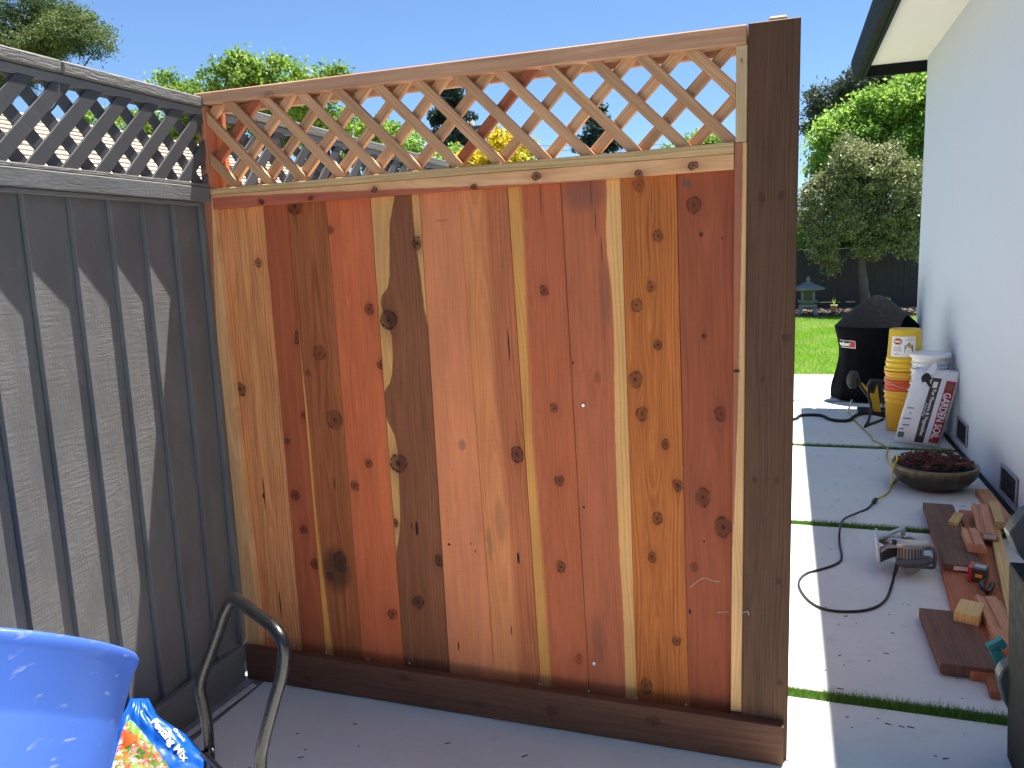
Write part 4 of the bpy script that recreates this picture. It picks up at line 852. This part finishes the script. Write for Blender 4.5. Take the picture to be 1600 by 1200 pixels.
B1.text('lettering', 'GARDEN SOIL', .70, -.20, .072, M_INKW, redp, bold=.02, stretch=.86); B1.text('lettering', 'for In-Ground Use', .86, -.05, .022, M_INKW, redp)
B1.text('lettering', 'For Flowers & Vegetables', .13, -.16, .038, M_INKW, blk, bold=.015); B1.text('lettering', 'Fruits, Herbs', -.02, -.10, .022, M_INKW, blk)
B1.patch('print_block', .0, .20, .48, .64, simple('bag_offwhite', (.72, .70, .66), .4, .03), blk, off=.004, nv=3)
B1.patch('print_block', .62, .82, .46, .62, simple('bag_olive_mark', (.16, .13, .06), .4, .2, 60), redp, off=.004, nv=3)
for (u0, u1, v0, v1) in [(-.92, -.62, -.86, -.72), (-.80, -.50, -.55, -.52), (-.85, -.5, -.38, -.35), (-.8, -.48, -.10, -.075), (-.62, -.56, -.24, -.20), (-.90, -.70, -.66, -.63)]:
    B1.patch('print_line', u0, u1, v0, v1, simple('bag_grey_ink', (.10, .10, .11), .4, .1), sg_, nv=3)
# torn flap and dark opening at the bag top
flp = [B1.pt(-.50, .86, 1, .012), B1.pt(-.10, .80, 1, .035), B1.pt(-.02, .97, 1, .05)+Vector((0, 0, .02)), B1.pt(-.16, 1.0, 1, .03)+Vector((0, 0, .055)), B1.pt(-.34, .98, 1, .02)+Vector((0, 0, .015))]
wlink('torn_flap', prism('torn_flap', flp, B1.N*.002), M_BAGW, sg_)
B1.patch('opening', -.55, -.12, .55, .80, simple('dark_soil_in_bag', (.025, .022, .02), .6, .3, 40), sg_, off=.003, nv=6, nu=10, shape=lambda u, v: (u+.05*math.sin(v*23+1), v+.06*math.sin(u*11)))

# potting mix bag, lower left
M_BLUEB = simple('blue_bag_film', (.003, .075, .40), .3, .08, 5, .2, 14, spec=.5)
pb = empty('potting_mix_bag', (.42, -.80, 0), 'blue plastic potting mix bag slumped behind the blue tub', 'bag')
class PxBag(Bag):
    """slumped bag on an inclined plane, bounded by two outline curves"""
    def __init__(s, seed):
        r = random.Random(seed); s.k = [(r.uniform(3, 11), r.uniform(3, 11), r.uniform(0, 6.3), r.uniform(.3, 1)) for _ in range(7)]
        s.N = Vector((.50, -.52, .70)).normalized(); s.c = Y(255, 1150, -.60); s.t = .10
        s.L = [(1092, 203), (1110, 196), (1150, 170), (1220, 140), (1330, 120)]; s.R = [(1091, 232), (1120, 247), (1130, 262), (1148, 292), (1172, 313), (1202, 345), (1260, 372), (1330, 372)]
    def e(s, T, y):
        for (y0, x0), (y1, x1) in zip(T, T[1:]):
            if y <= y1: return x0+(x1-x0)*max(0, (y-y0))/(y1-y0)
        return T[-1][1]
    def un(s, px, py):
        d = Vector(ray(px, py)); o = Vector(CP); return o+d*((s.c-o).dot(s.N)/d.dot(s.N))
    def pp(s, px, py, side=1, off=0.0):
        l, r = s.e(s.L, py), s.e(s.R, py); u = max(-1, min(1, 2*(px-l)/(r-l)-1)); v = max(-1, min(1, (1330-py)/119.5-1))
        e = max(0, 1-abs(u)**2.4)**.5*max(0, 1-abs(v)**6)**.5; wr = sum(a*math.sin(p*u+q*v+f) for p, q, f, a in s.k)/7
        wr += .5*abs(math.sin(4*u+7*v))-.25+.35*abs(math.sin(9*u-5*v+1))
        return s.un(px, py)+s.N*(side*s.t*e*.5*(1+.34*wr)+off*side)
    def pt(s, u, v, side=1, off=0.0):
        py = 1330-(v+1)*119.5; l, r = s.e(s.L, py), s.e(s.R, py); return s.pp(l+(r-l)*(u+1)/2, py, side, off)
    def ptext(s, name, txt, px, py, size, rot, m, parent, bold=.02, off=.003):
        me = text_mesh(name, txt, 1.0, 'CENTER', bold); a = math.radians(rot); bm = bmesh.new(); bm.from_mesh(me)
        bmesh.ops.subdivide_edges(bm, edges=[e for e in bm.edges if e.calc_length() > .25], cuts=2); bmesh.ops.triangulate(bm, faces=bm.faces[:])
        for v in bm.verts: x, y = v.co.x*size, v.co.y*size; v.co = s.pp(px+x*math.cos(a)-y*math.sin(a), py-(x*math.sin(a)+y*math.cos(a)), 1, off)
        bm.to_mesh(me); bm.free(); return wlink(name, me, m, parent)
B2 = PxBag(9)
B2.body('body', M_BLUEB, pb, 44)
def flowers():
    b = NB('bag_flower_print'); co = b.coord(); v = b.n('ShaderNodeTexVoronoi'); v.inputs['Scale'].default_value = 85; b.put(v.inputs['Vector'], b.vm('ADD', co, b.com(b.M('MULTIPLY', b.noise(co, 60, 4), .09), 0.0, 0.0)))
    f = b.sep(v.outputs['Color'])[0]; r = b.n('ShaderNodeValToRGB'); r.color_ramp.interpolation = 'CONSTANT'; b.put(r.inputs[0], f); els = r.color_ramp.elements
    cols = [(.50, .10, .02), (.08, .22, .03), (.45, .06, .10), (.16, .30, .06), (.55, .46, .36), (.50, .14, .03), (.06, .15, .02), (.55, .26, .26)]
    els[0].color = (*cols[0], 1); els[1].position = .125; els[1].color = (*cols[1], 1)
    for i in range(2, 8): e = els.new(i/8); e.color = (*cols[i], 1)
    return b.base(b.val(r.outputs[0], b.M('MULTIPLY_ADD', b.noise(co, 90, 3), .8, .6)), .3)
def ppatch(name, T, m, parent, off):
    """print between two image-row outlines"""
    V = []; F = []; nu, nv = 14, 22
    for j in range(nv+1):
        py = T[0][0]+(T[-1][0]-T[0][0])*j/nv; x0 = B2.e([(a, b) for a, b, c in T], py); x1 = B2.e([(a, c) for a, b, c in T], py)
        for i in range(nu+1): V.append(B2.pp(x0+(x1-x0)*i/nu, py, 1, off))
    for j in range(nv):
        for i in range(nu): a = j*(nu+1)+i; F.append((a, a+nu+1, a+nu+2, a+1))
    return wlink(name, mesh(name, V, F, True), m, parent)
fp = ppatch('flower_print', [(1133, 200, 209), (1150, 192, 222), (1170, 186, 240), (1200, 178, 262), (1290, 150, 310)], flowers(), pb, .0018)
ppatch('green_edge', [(1132, 203, 208), (1150, 205, 224), (1162, 222, 233), (1168, 231, 237)], simple('bag_green', (.11, .28, .02), .35, .2, 30), fp, .003)
ppatch('orange_edge', [(1154, 196, 218), (1160, 195, 222), (1170, 192, 208), (1176, 190, 196)], simple('bag_orange', (.5, .10, .02), .35, .2, 30), fp, .003)
B2.ptext('lettering', 'Potting Mix', 266, 1162, 17, -50, M_INKW, pb, .03); B2.ptext('lettering', 'Organic', 281, 1153, 8, -50, M_INKW, pb)

# blue tub leaning against the grey fence
M_TUB = NB('blue_tub_plastic'); _c = M_TUB.coord(); _s = M_TUB.sep(_c)
_sc = M_TUB.noise(M_TUB.com(M_TUB.M('MULTIPLY', M_TUB.M('ADD', _s[0], M_TUB.M('MULTIPLY', _s[2], 1.0)), 55.0), M_TUB.M('MULTIPLY', _s[1], 14.0), M_TUB.M('MULTIPLY', M_TUB.M('SUBTRACT', _s[2], _s[0]), 12.0)), 1.0, 3, .6)
_cl = M_TUB.mix(M_TUB.ramp(_sc, .62, .74, 0.0, .6), M_TUB.val((.075, .18, .60), M_TUB.M('MULTIPLY_ADD', M_TUB.noise(_c, 6, 3), .3, .85)), (.42, .48, .66))
M_TUB.base(_cl, .38, Specular_IOR_Level=.5)
_tr = M_TUB.n('ShaderNodeBsdfTranslucent'); M_TUB.put(_tr.inputs[0], (.05, .16, .75)); _mx = M_TUB.n('ShaderNodeMixShader'); _mx.inputs[0].default_value = .3
M_TUB.t.links.new(M_TUB.b.outputs[0], _mx.inputs[1]); M_TUB.t.links.new(_tr.outputs[0], _mx.inputs[2]); M_TUB.t.links.new(_mx.outputs[0], M_TUB.out.inputs[0]); M_TUB = M_TUB.m
th_ = math.radians(.5); ax = Vector(CU*math.cos(th_)+CR*math.sin(th_)+CF*.52).normalized(); H = .82
rc = Y(-6, 1012, -1.22)
base = rc-ax*H
tb = empty('blue_tub', base, 'scuffed blue plastic tub tilted against grey fence, bottom left', 'tub'); tb.rotation_euler = ax.to_track_quat('Z', 'Y').to_euler()
RT = .315
tp = [(.02, 0), (RT*.96, 0), (RT*.97, .012), (RT*.972, H*.80), (RT*.97, H*.803), (RT*.975, H*.815), (RT*.995, H*.955), (RT*1.005, H*.965), (RT*1.012, H*.978), (RT*1.012, H*.992), (RT*.995, H), (RT*.975, H*.99), (RT*.93, H*.85), (RT*.92, .02), (.02, .014)]
link('body', lathe('body', tp, 72), M_TUB, tb)

# bent tube handle of a hand truck
ht = empty('hand_truck', (.62, -.7, 0), 'black bent-tube hand truck handle standing in front of panel', 'hand truck')
A_ = [(364, 935, -.655), (352, 955, -.64), (345, 975, -.63), (331, 1015, -.62), (318, 1052, -.615), (313.5, 1076, -.615), (317, 1098, -.615), (324, 1135, -.615), (327, 1200, -.615)]
B_ = [(364, 935, -.655), (376, 941, -.68), (395, 955, -.72), (424, 977, -.775), (438, 994, -.795), (444, 1014, -.80), (441, 1050, -.80), (426, 1104, -.80), (412, 1158, -.80), (407, 1200, -.80)]
PA = [Y(*q) for q in A_]; PB = [Y(*q) for q in B_]
ea = PA[-1]+(PA[-1]-PA[-2]).normalized()*(PA[-1].z/max(.2, -(PA[-1]-PA[-2]).normalized().z)); eb = PB[-1]+(PB[-1]-PB[-2]).normalized()*(PB[-1].z/max(.2, -(PB[-1]-PB[-2]).normalized().z))
ea = Vector((PA[-1].x, PA[-1].y-.02, .012)); eb = Vector((PB[-1].x, PB[-1].y-.02, .012))
wlink('handle', tube('handle', catmull([ea]+PA[::-1][:-1]+PB+[eb], 7), .0178, 14), M_BLACK, ht)
wlink('toe_plate', prism('toe_plate', [ea+Vector((-.03, .0, -.008)), eb+Vector((.03, 0, -.008)), eb+Vector((.12, .14, -.008)), ea+Vector((.06, .14, -.008))], (0, 0, .006), .001), M_BLACK, ht)
wlink('crossbar', tube('crossbar', [Vector((ea.x, ea.y, .14)), Vector((eb.x, eb.y, .14))], .011, 8), M_BLACK, ht)
for p, sx in ((ea, -1), (eb, 1)):
    c = p+Vector((sx*.035, -.10, .062)); wlink('wheel', lathe('wheel', [(.012, -.016), (.045, -.016), (.062, -.012), (.062, .012), (.045, .016), (.012, .016)], 24, M=Matrix.Translation(c) @ Matrix.Rotation(math.pi/2, 4, 'Y')), M_DARK, ht)
bc = Y(333, 1172, -.632); wlink('bolt_hole', lathe('bolt_hole', [(.003, 0), (.007, .0), (.007, .003), (.003, .003)], 14, M=Matrix.Translation(bc) @ Matrix.Rotation(math.radians(-35), 4, 'Z') @ Matrix.Rotation(math.pi/2, 4, 'X')), simple('bright_washer', (.3, .3, .31), .4, .1, metallic=.7), ht)

# ------------------------------------------------------------------ planter bowl
pbx, pby = 3.055, 3.47
bw = empty('planter_bowl', (pbx, pby, 0), 'wide low glazed bowl planted with dark red succulents', 'planter')
def glaze():
    b = NB('bowl_glaze'); co = b.coord(); s = b.sep(co); a = b.M('ARCTAN2', s[1], s[0])
    dr = b.noise(b.com(b.M('MULTIPLY', a, 22.0), 0.0, b.M('MULTIPLY', s[2], 5.0)), 1.0, 4, .6)
    c = b.mix(b.ramp(b.M('MULTIPLY_ADD', dr, .14, s[2]), .17, .24), (.035, .030, .022), (.15, .125, .062))
    c = b.mix(b.ramp(b.noise(co, 25, 3), .5, .75, 0, .6), c, (.02, .018, .015)); return b.base(c, .28, Specular_IOR_Level=.5)
link('bowl', lathe('bowl', [(.02, 0), (.14, 0), (.16, .010), (.22, .045), (.262, .10), (.272, .142), (.275, .158), (.269, .17), (.252, .17), (.246, .157), (.235, .12), (.02, .12)], 64), glaze(), bw)
link('soil', lathe('soil', [(.246, .142), (.2, .150), (.1, .158), (.01, .16)], 32, cap=False), simple('dark_potting_soil', (.03, .022, .016), .95, .4, 30, .8, 90), bw)
n = 330; C = []
for k in range(n):
    r = .235*math.sqrt(random.random()); a = random.uniform(0, 6.28); hgt = .02+.075*(1-(r/.25)**2)*random.random()+.01
    C.append((r*math.cos(a), r*math.sin(a), .146, hgt))
V = []; F = []
for (x, y, z, hh) in C:
    c = Vector((x, y, z+hh)); nl = 9; s = random.uniform(.014, .026); tiltv = Vector((random.uniform(-.3, .3), random.uniform(-.3, .3), 1)).normalized(); q = tiltv.to_track_quat('Z', 'Y')
    for k in range(nl):
        a = 6.283*k/nl+random.uniform(-.2, .2); el = random.uniform(.15, .8); d = q @ Vector((math.cos(a)*math.cos(el), math.sin(a)*math.cos(el), math.sin(el))); t = d.cross(q @ Vector((0, 0, 1))).normalized()
        i = len(V); V += [c, c+d*s*.55+t*s*.28, c+d*s, c+d*s*.55-t*s*.28]; F.append((i, i+1, i+2, i+3))
o = link('succulents', mesh('succulents', np.array([tuple(v) for v in V]), np.array(F)), leafmat('red_succulent', (.12, .022, .02), (.26, .06, .05), (.11, .065, .03), .15, .45, 14), bw); o['kind'] = 'stuff'

# ------------------------------------------------------------------ cords
M_YC = simple('yellow_cord', (.55, .42, .06), .5, .1); M_BC = simple('black_cord', (.022, .022, .026), .45, .1)
hp = [(1325, 643, .008), (1335, 656, .008), (1350, 671, .008), (1362, 683, .008), (1364, 688, .008), (1380, 695, .008), (1388, 703, .008), (1386, 708, .01)]
P = [G(*q) for q in hp]; 
P += [Vector((pbx-.272, pby+.09, .12)), Vector((pbx-.236, pby+.06, .205)), Vector((pbx-.242, pby-.06, .195)), Vector((pbx-.270, pby-.10, .15)), Vector((pbx-.278, pby-.15, .045)), G(1405, 738, .006), G(1402, 748, .006), G(1393, 757, .006), G(1389, 768, .006), G(1380, 775, .006), G(1369, 780, .008)]
yc = empty('extension_cord', P[0], 'yellow extension cord running over the bowl rim to the saw plug', 'cord')
wlink('cord', tube('cord', catmull(P, 8), .0062, 8), M_YC, yc)
pl = G(1366.5, 783, .014); ddir = (G(1362, 790, .012)-G(1371, 777, .012)).normalized()
wlink('socket', tube('socket', [pl-ddir*.05, pl-ddir*.045, pl-ddir*.01, pl-ddir*.005], .015, 10, radii=[.008, .014, .016, .014]), M_DARK, yc)
# ------------------------------------------------------------------ circular saw
sc = G(1417, 897, 0); sx0, sy0 = sc.x, sc.y
cs_ = empty('circular_saw', (sx0, sy0, 0), 'grey corded circular saw lying on the concrete slab', 'saw')
YS = sy0
M_AL = simple('cast_aluminium', (.52, .51, .49), .38, .1, 10, .1, 200, metallic=.75); M_GRY = simple('saw_grey_plastic', (.085, .092, .10), .5, .1, 10, .1, 300); M_TAN = simple('saw_motor_grey', (.27, .25, .22), .5, .15, 12)
hz = .19
def SP(u, v, dy=0.0): return Y(u, v, YS+dy)
# blade guard: thick disc lying nearly flat, on top
gc = SP(1413, 846, .10); Mg = Matrix.Translation(gc) @ Matrix.Rotation(math.radians(-12), 4, 'X') @ Matrix.Rotation(math.radians(3), 4, 'Y')
gd = wlink('blade_guard', lathe('blade_guard', [(.06, .020), (.105, .022), (.125, .012), (.128, -.016), (.11, -.024), (.02, -.024), (.02, .004), (.055, .006), (.06, .020)], 48, M=Mg, cap=False), M_AL, cs_)
bl = wlink('blade', lathe('blade', [(.006, .004), (.092, .004), (.092, .0065), (.006, .0065)], 48, M=Mg @ Matrix.Translation((0, 0, .009))), simple('dark_blade_steel', (.07, .07, .075), .3, .1, metallic=.8), cs_)
wlink('arbor', lathe('arbor', [(.004, .016), (.014, .016), (.014, .03), (.009, .034), (.003, .034)], 12, M=Mg), simple('bolt_steel', (.65, .63, .60), .3, .05, metallic=.9), cs_)
# base plate: standing edge-on at the left, with top rail
bp = wlink('base_plate', prism('base_plate', [SP(1368.5, 841, -.02), SP(1373, 841, -.02), SP(1376, 879, -.05), SP(1371, 879, -.05)], (.01, .16, .0), .001), M_AL, cs_)
wlink('shoe_rail', prism('shoe_rail', [SP(1371, 841, -.02), SP(1371.5, 846, -.02), SP(1406, 831, .10), SP(1413, 828, .12), SP(1413, 825, .12)], (.012, .05, 0), .001), M_AL, cs_)
wlink('shoe_rail_bracket', prism('shoe_rail_bracket', [SP(1407, 830, .10), SP(1415, 828, .10), SP(1415.5, 838, .10), SP(1408, 838, .10)], (0, .02, 0), .001), M_AL, cs_)
wlink('depth_bracket', prism('depth_bracket', [SP(1376, 861, -.04), SP(1386, 855, -.03), SP(1405, 853, .0), SP(1405, 868, .0), SP(1391, 872, -.03), SP(1376, 879, -.05)], (0, .05, 0), .002), M_DARK, cs_)
wlink('depth_lever', prism('depth_lever', [SP(1376, 860, -.045), SP(1386, 853.5, -.035), SP(1410, 852.5, -.02), SP(1431, 852, -.02), SP(1431, 854, -.02), SP(1408, 855, -.02), SP(1387, 856.5, -.035), SP(1377, 864, -.045)], (0, .03, 0), .001), M_AL, cs_)
wlink('knob', lathe('knob', [(.004, 0), (.012, 0), (.012, .02), (.006, .022)], 12, M=Matrix.Translation(SP(1397, 850, -.03))), M_DARK, cs_)
mc = SP(1421, 861, .02); mo = wlink('motor', lathe('motor', [(.03, -.055), (.055, -.055), (.066, -.045), (.066, .03), (.058, .036), (.02, .036)], 30, M=Matrix.Translation(mc) @ Matrix.Rotation(math.radians(-12), 4, 'X')), M_TAN, cs_)
for k in range(8):
    a = math.radians(-140+k*13); R_ = Matrix.Translation(mc) @ Matrix.Rotation(math.radians(-12), 4, 'X') @ Matrix.Rotation(a, 4, 'Z')
    wlink('vent_slot', box('vent_slot', .0655, .0675, -.003, .003, -.03, .018, M=R_), M_DARK, cs_)
ec = SP(1422, 889, -.01); wlink('motor_cap', lathe('motor_cap', [(.01, -.025), (.03, -.025), (.045, -.01), (.05, .02), (.02, .02)], 24, M=Matrix.Translation(ec+Vector((0, 0, .012)))), M_TAN, cs_)
hd = [SP(1400, 876, -.045), SP(1406, 879, -.05), SP(1416, 881, -.055), SP(1432, 880, -.055), SP(1448, 878, -.05), SP(1456, 876, -.04)]
wlink('main_handle', tube('main_handle', catmull(hd, 6), .02, 12, radii=[.016+.006*math.sin(math.pi*i/30) for i in range(31)]), M_GRY, cs_)
dh = [SP(1452, 873, -.03), SP(1459, 884, -.035), SP(1461, 879, -.03), SP(1459.5, 858, -.0), SP(1455, 857, .01), SP(1440, 857.5, .02)]
wlink('rear_handle', tube('rear_handle', catmull([SP(1438, 886, -.045), SP(1456, 887, -.04), SP(1460, 884, -.035), SP(1461, 872, -.02), SP(1459, 860, .0), SP(1454, 857, .01), SP(1440, 857.5, .02)], 6), .0085, 10), M_GRY, cs_)
wlink('front_knob', tube('front_knob', catmull([SP(1430, 873, -.045), SP(1440, 871, -.045), SP(1452, 872, -.045), SP(1456, 877, -.045)], 5), .011, 10), M_GRY, cs_)
wlink('strain_relief', tube('strain_relief', [SP(1403, 880, -.05), SP(1400, 890, -.06), SP(1397, 899, -.08)], .010, 10, radii=[.012, .010, .008]), M_BC, cs_)
hp = [(1397, 899, .02), (1395, 908, .008), (1388, 930, .007), (1378, 943, .007), (1362, 951, .007), (1340, 955, .007), (1310, 955, .007), (1283, 950, .007), (1262, 937, .007), (1249, 918, .007), (1250, 905, .007), (1262, 895, .007), (1281, 890, .007), (1305, 882, .007), (1315, 872, .007), (1312, 850, .007), (1312, 830, .05), (1318, 812, .05), (1338, 802, .007), (1355, 795, .007), (1365, 785, .012)]
pts = [SP(1397, 899, -.08)]+[G(u, v, z) for u, v, z in hp[1:]]
wlink('cord', tube('cord', catmull(pts, 8), .0065, 8), M_BC, cs_); wlink('plug', tube('plug', [pl+ddir*.004, pl+ddir*.03, pl+ddir*.045], .014, 10, radii=[.015, .014, .008]), M_DARK, cs_)

# ------------------------------------------------------------------ lumber offcuts
W_DK = wood('offcut_dark', (.22, .115, .085), (.10, .05, .038), 'y', contrast=.7, per_obj=True, weather=.3); W_RD = wood('offcut_red', D((190, 122, 92)), D((134, 76, 54)), 'y', contrast=.55, per_obj=True)
W_PK = wood('offcut_pink', D((212, 158, 128)), D((170, 108, 82)), 'y', contrast=.4, per_obj=True, sawmarks=.05); W_PL = wood('offcut_pale', D((222, 192, 140)), D((170, 130, 80)), 'y', contrast=.5, per_obj=True, sawmarks=.05)
M_TAG = simple('white_tag', (.7, .7, .68), .5, .05)
def plank(name, a, b_, wd, z0, th, m, lab, cat='lumber', prof=None, group='lumber offcuts by the wall', roll=0.0, tagend=0, z1=None):
    """timber from a to b (plan points of its centre line at the far and near end)"""
    a = Vector((a[0], a[1], 0)); b_ = Vector((b_[0], b_[1], 0)); d = a-b_; L = d.length; z1 = z0 if z1 is None else z1
    P = prof or [(-wd/2, 0), (wd/2, 0), (wd/2, th), (-wd/2, th)]
    me = prism(name, [Vector((x, 0, z)) for x, z in P], (0, L, 0), .0025)
    o = link(name, me, m); o.location = (b_.x, b_.y, z1); o.rotation_euler = (math.atan2(z0-z1, L), roll, math.atan2(d.y, d.x)-math.pi/2)
    tag(o, lab, cat, group)
    if tagend: t_ = link('tag', box('tag', -wd*.25, wd*.35, -.0025, -.0008, th*.25, th*.8), M_TAG, o)
    return o
def XY(u, v, z): p = G(u, v, z); return (p.x, p.y)
def mid(p, q): return ((p[0]+q[0])/2, (p[1]+q[1])/2)
plank('timber', XY(1466, 792, .02), XY(1556, 1062, .02), .17, .002, .036, W_RD, 'long reddish board at the bottom of the offcut pile')
plank('timber', XY(1465, 787, .075), XY(1505, 884, .075), .165, .039, .038, W_DK, 'dark weathered plank with white end tag on top of pile', tagend=1)
plank('timber', XY(1520, 800, .03), XY(1592, 1000, .03), .15, .002, .036, W_RD, 'reddish board lying along the right of the dark plank')
plank('timber', XY(1535, 764, .04), XY(1612, 862, .04), .085, .002, .038, W_PK, 'pinkish board lying nearest the house wall')
plank('timber', XY(1549, 800, .07), XY(1588, 975, .07), .05, .039, .030, W_PL, 'long pale yellowish stick across the reddish board')
plank('timber', XY(1475, 953, .055), XY(1515, 1041, .055), .20, .010, .045, W_DK, 'short wide dark plank with knot, nearest the camera')
plank('timber', XY(1545, 1052, .02), XY(1556, 1086, .02), .035, .002, .03, W_RD, 'thin reddish stick poking out under the wide dark plank')
plank('timber', XY(1585, 785, .01), XY(1604, 812, .01), .025, .002, .02, W_DK, 'thin dark strip lying against the house wall')
gro = lambda w, t: [(-w/2, 0), (w/2, 0), (w/2, t*.62), (w*.30, t*.62), (w*.30, t), (-w*.12, t), (-w*.12, t*.78), (-w*.30, t*.78), (-w*.30, t), (-w/2, t)]
plank('moulding', XY(1533, 788, .11), XY(1545, 834, .11), .10, .072, .042, W_PK, 'grooved pink moulding offcut at top of pile', prof=gro(.10, .042), tagend=1)
plank('moulding', XY(1516, 832, .10), XY(1527, 858, .10), .085, .078, .05, W_PK, 'short grooved tan moulding block beside the dark plank', prof=gro(.085, .05), roll=.0)
plank('moulding', XY(1544, 929, .09), XY(1572, 984, .09), .105, .04, .045, W_PK, 'grooved pink moulding offcut lower in the pile', prof=gro(.105, .045))
plank('timber_block', XY(1520, 941, .09), XY(1510, 962, .09), .095, .039, .058, W_PL, 'pale square-cut block beside the wide dark plank')
plank('timber_block', XY(1499, 803, .09), XY(1489, 818, .09), .05, .077, .022, W_PL, 'small pale block on the dark tagged plank')
plank('timber_block', XY(1552, 790, .09), XY(1562, 822, .09), .05, .072, .045, W_PL, 'pale stick end on the pinkish moulding by the wall')
plank('timber_block', XY(1560, 996, .05), XY(1590, 1022, .05), .08, .039, .05, W_PK, 'pale brown block behind the teal tool')
# screw box
bxp = G(1529, 895, .075); sb_ = empty('screw_box', (bxp.x, bxp.y, .0395), 'small black and red cardboard screw box on reddish board', 'box'); sb_.rotation_euler = (0, 0, math.radians(-20))
link('carton', box('carton', -.038, .038, -.045, .045, 0, .07, .002), simple('carton_black', (.045, .035, .042), .35, .1, spec=.5), sb_)
link('red_end', box('red_end', -.0395, -.024, -.0462, .0462, .0005, .0715), simple('carton_red', (.50, .015, .02), .35, .05, spec=.5), sb_)
link('label', box('label', -.008, .022, -.0468, -.0452, .028, .044), simple('carton_orange', (.75, .38, .05), .4, .1), sb_); link('label', box('label', -.018, .03, -.02, .022, .0702, .0712), simple('carton_grey', (.4, .4, .42), .35, .1), sb_)
hk = [G(1541, 905, .06), G(1533, 912, .075), G(1537, 921, .07), G(1545, 924, .06), G(1552, 912, .06)]
o = link('metal_bracket', tube('metal_bracket', catmull(hk, 5), .011, 6), M_BLACK); tag(o, 'small dark curved bracket below the screw box', 'bracket')
# teal tool
tt_ = empty('teal_tool', G(1557, 1015, .06), 'teal-handled hand tool resting across the lumber offcuts', 'tool'); M_TEAL = simple('teal_plastic', (.02, .20, .21), .4, .08, spec=.5)
p = [Y(u, v, .70) for u, v in [(1548, 1018), (1562, 1010), (1580, 1048), (1566, 1060)]]
wlink('shaft', prism('shaft', p, (.0, .03, -.012), .003), M_TEAL, tt_)
p = [Y(u, v, .69) for u, v in [(1543, 1011), (1567, 998), (1575, 1009), (1568, 1017), (1565, 1009), (1548, 1018)]]
wlink('head', prism('head', p, (.0, .05, -.01), .002), M_TEAL, tt_)
wlink('clip', prism('clip', [Y(u, v, .68) for u, v in [(1556, 1050), (1560, 1048), (1564, 1060), (1560, 1064)]], (0, .02, 0), .001), M_INKW, tt_)
# dark plastic bin at right edge
M_BIN = simple('bin_grey_green', (.026, .028, .025), .7, .02, 3, 0, 80, spec=.12); M_BIN2 = simple('bin_grey_blue', (.035, .042, .054), .4, .03, 8, spec=.6)
bn = empty('wheeled_bin', (3.05, .05, 0), 'dark grey plastic bin cut off by the right edge', 'bin')
e0_ = Y(1572, 1100, .25)
bm = bmesh.new(); xl = e0_.x; hexa(bm, [(xl+.01, -.30, .0), (xl+.50, -.30, 0), (xl+.50, .25, 0), (xl+.01, .25, 0), (xl-.02, -.33, .67), (xl+.53, -.33, .67), (xl+.53, .25, .67), (xl-.02, .25, .67)])
wlink('body', bm_mesh('body', bm, .012, 2), M_BIN, bn)
wlink('lid', box('lid', xl+.03, xl+.56, -.36, .22, .672, .70, .008, 2), M_BIN, bn)
def lug(pts, yv, dep, m): return wlink('lug', prism('lug', [Y(u, v, yv) for u, v in pts], (0, dep, 0), .006), m, bn)
lug([(1576, 836), (1588, 818), (1604, 800), (1612, 800), (1612, 890), (1600, 876), (1586, 862)], .27, .07, M_BIN2)
lug([(1560, 1062), (1566, 1048), (1590, 1030), (1610, 1040), (1612, 1165), (1598, 1148), (1570, 1100)], .235, .06, M_BIN2)
wlink('wheel', lathe('wheel', [(.03, -.02), (.09, -.02), (.10, -.012), (.10, .012), (.09, .02), (.03, .02)], 28, M=Matrix.Translation((xl+.54, -.33, .1)) @ Matrix.Rotation(math.pi/2, 4, 'Y')), M_DARK, bn)
# litter on the concrete
P = []
for (u, v) in [(1300, 790), (1345, 731), (1306, 757), (1298, 857), (1255, 868), (1395, 988), (1322, 962), (1312, 1023), (1290, 1046), (1385, 1020), (1388, 1130), (1409, 1134), (1423, 1135), (1462, 1180), (1478, 1184), (1230, 1187), (1245, 1197), (1313, 1075), (555, 1130), (465, 1145), (470, 1182), (477, 1170), (1310, 781), (1338, 781), (1420, 944), (1492, 952), (1530, 775), (1440, 750), (1505, 790), (1280, 712), (1326, 680), (1296, 676), (1262, 1000), (1270, 940), (700, 1160), (560, 1165), (820, 1180)]: P.append(tuple(G(u, v, .004)))
P = np.array(P+[tuple(G(random.uniform(1240, 1560), random.uniform(640, 1190), .004)) for _ in range(45)])
mx = []
for k, p in enumerate(P):
    L = random.uniform(.002, .006) if k > 36 else random.uniform(.004, .013); a = random.uniform(-.5, .9); d = Vector((math.cos(a), math.sin(a), 0))*L; t = Vector((-d.y, d.x, 0)).normalized()*random.uniform(.0008, .0022)
    bm = bmesh.new(); q = Vector(p); z = Vector((0, 0, .002)); q.z = .0003
    hexa(bm, [q-d-t, q+d-t*.5, q+d+t*.5, q-d+t, q-d-t+z, q+d-t*.5+z, q+d+t*.5+z, q-d+t+z]); mx.append(bm_mesh('c', bm))
o = link('wood_splinters', join_me('wood_splinters', mx), simple('dark_splinter', (.045, .032, .024), .9, .3)); tag(o, 'tiny dark wood splinters scattered over the concrete slabs', 'debris', kind='stuff')
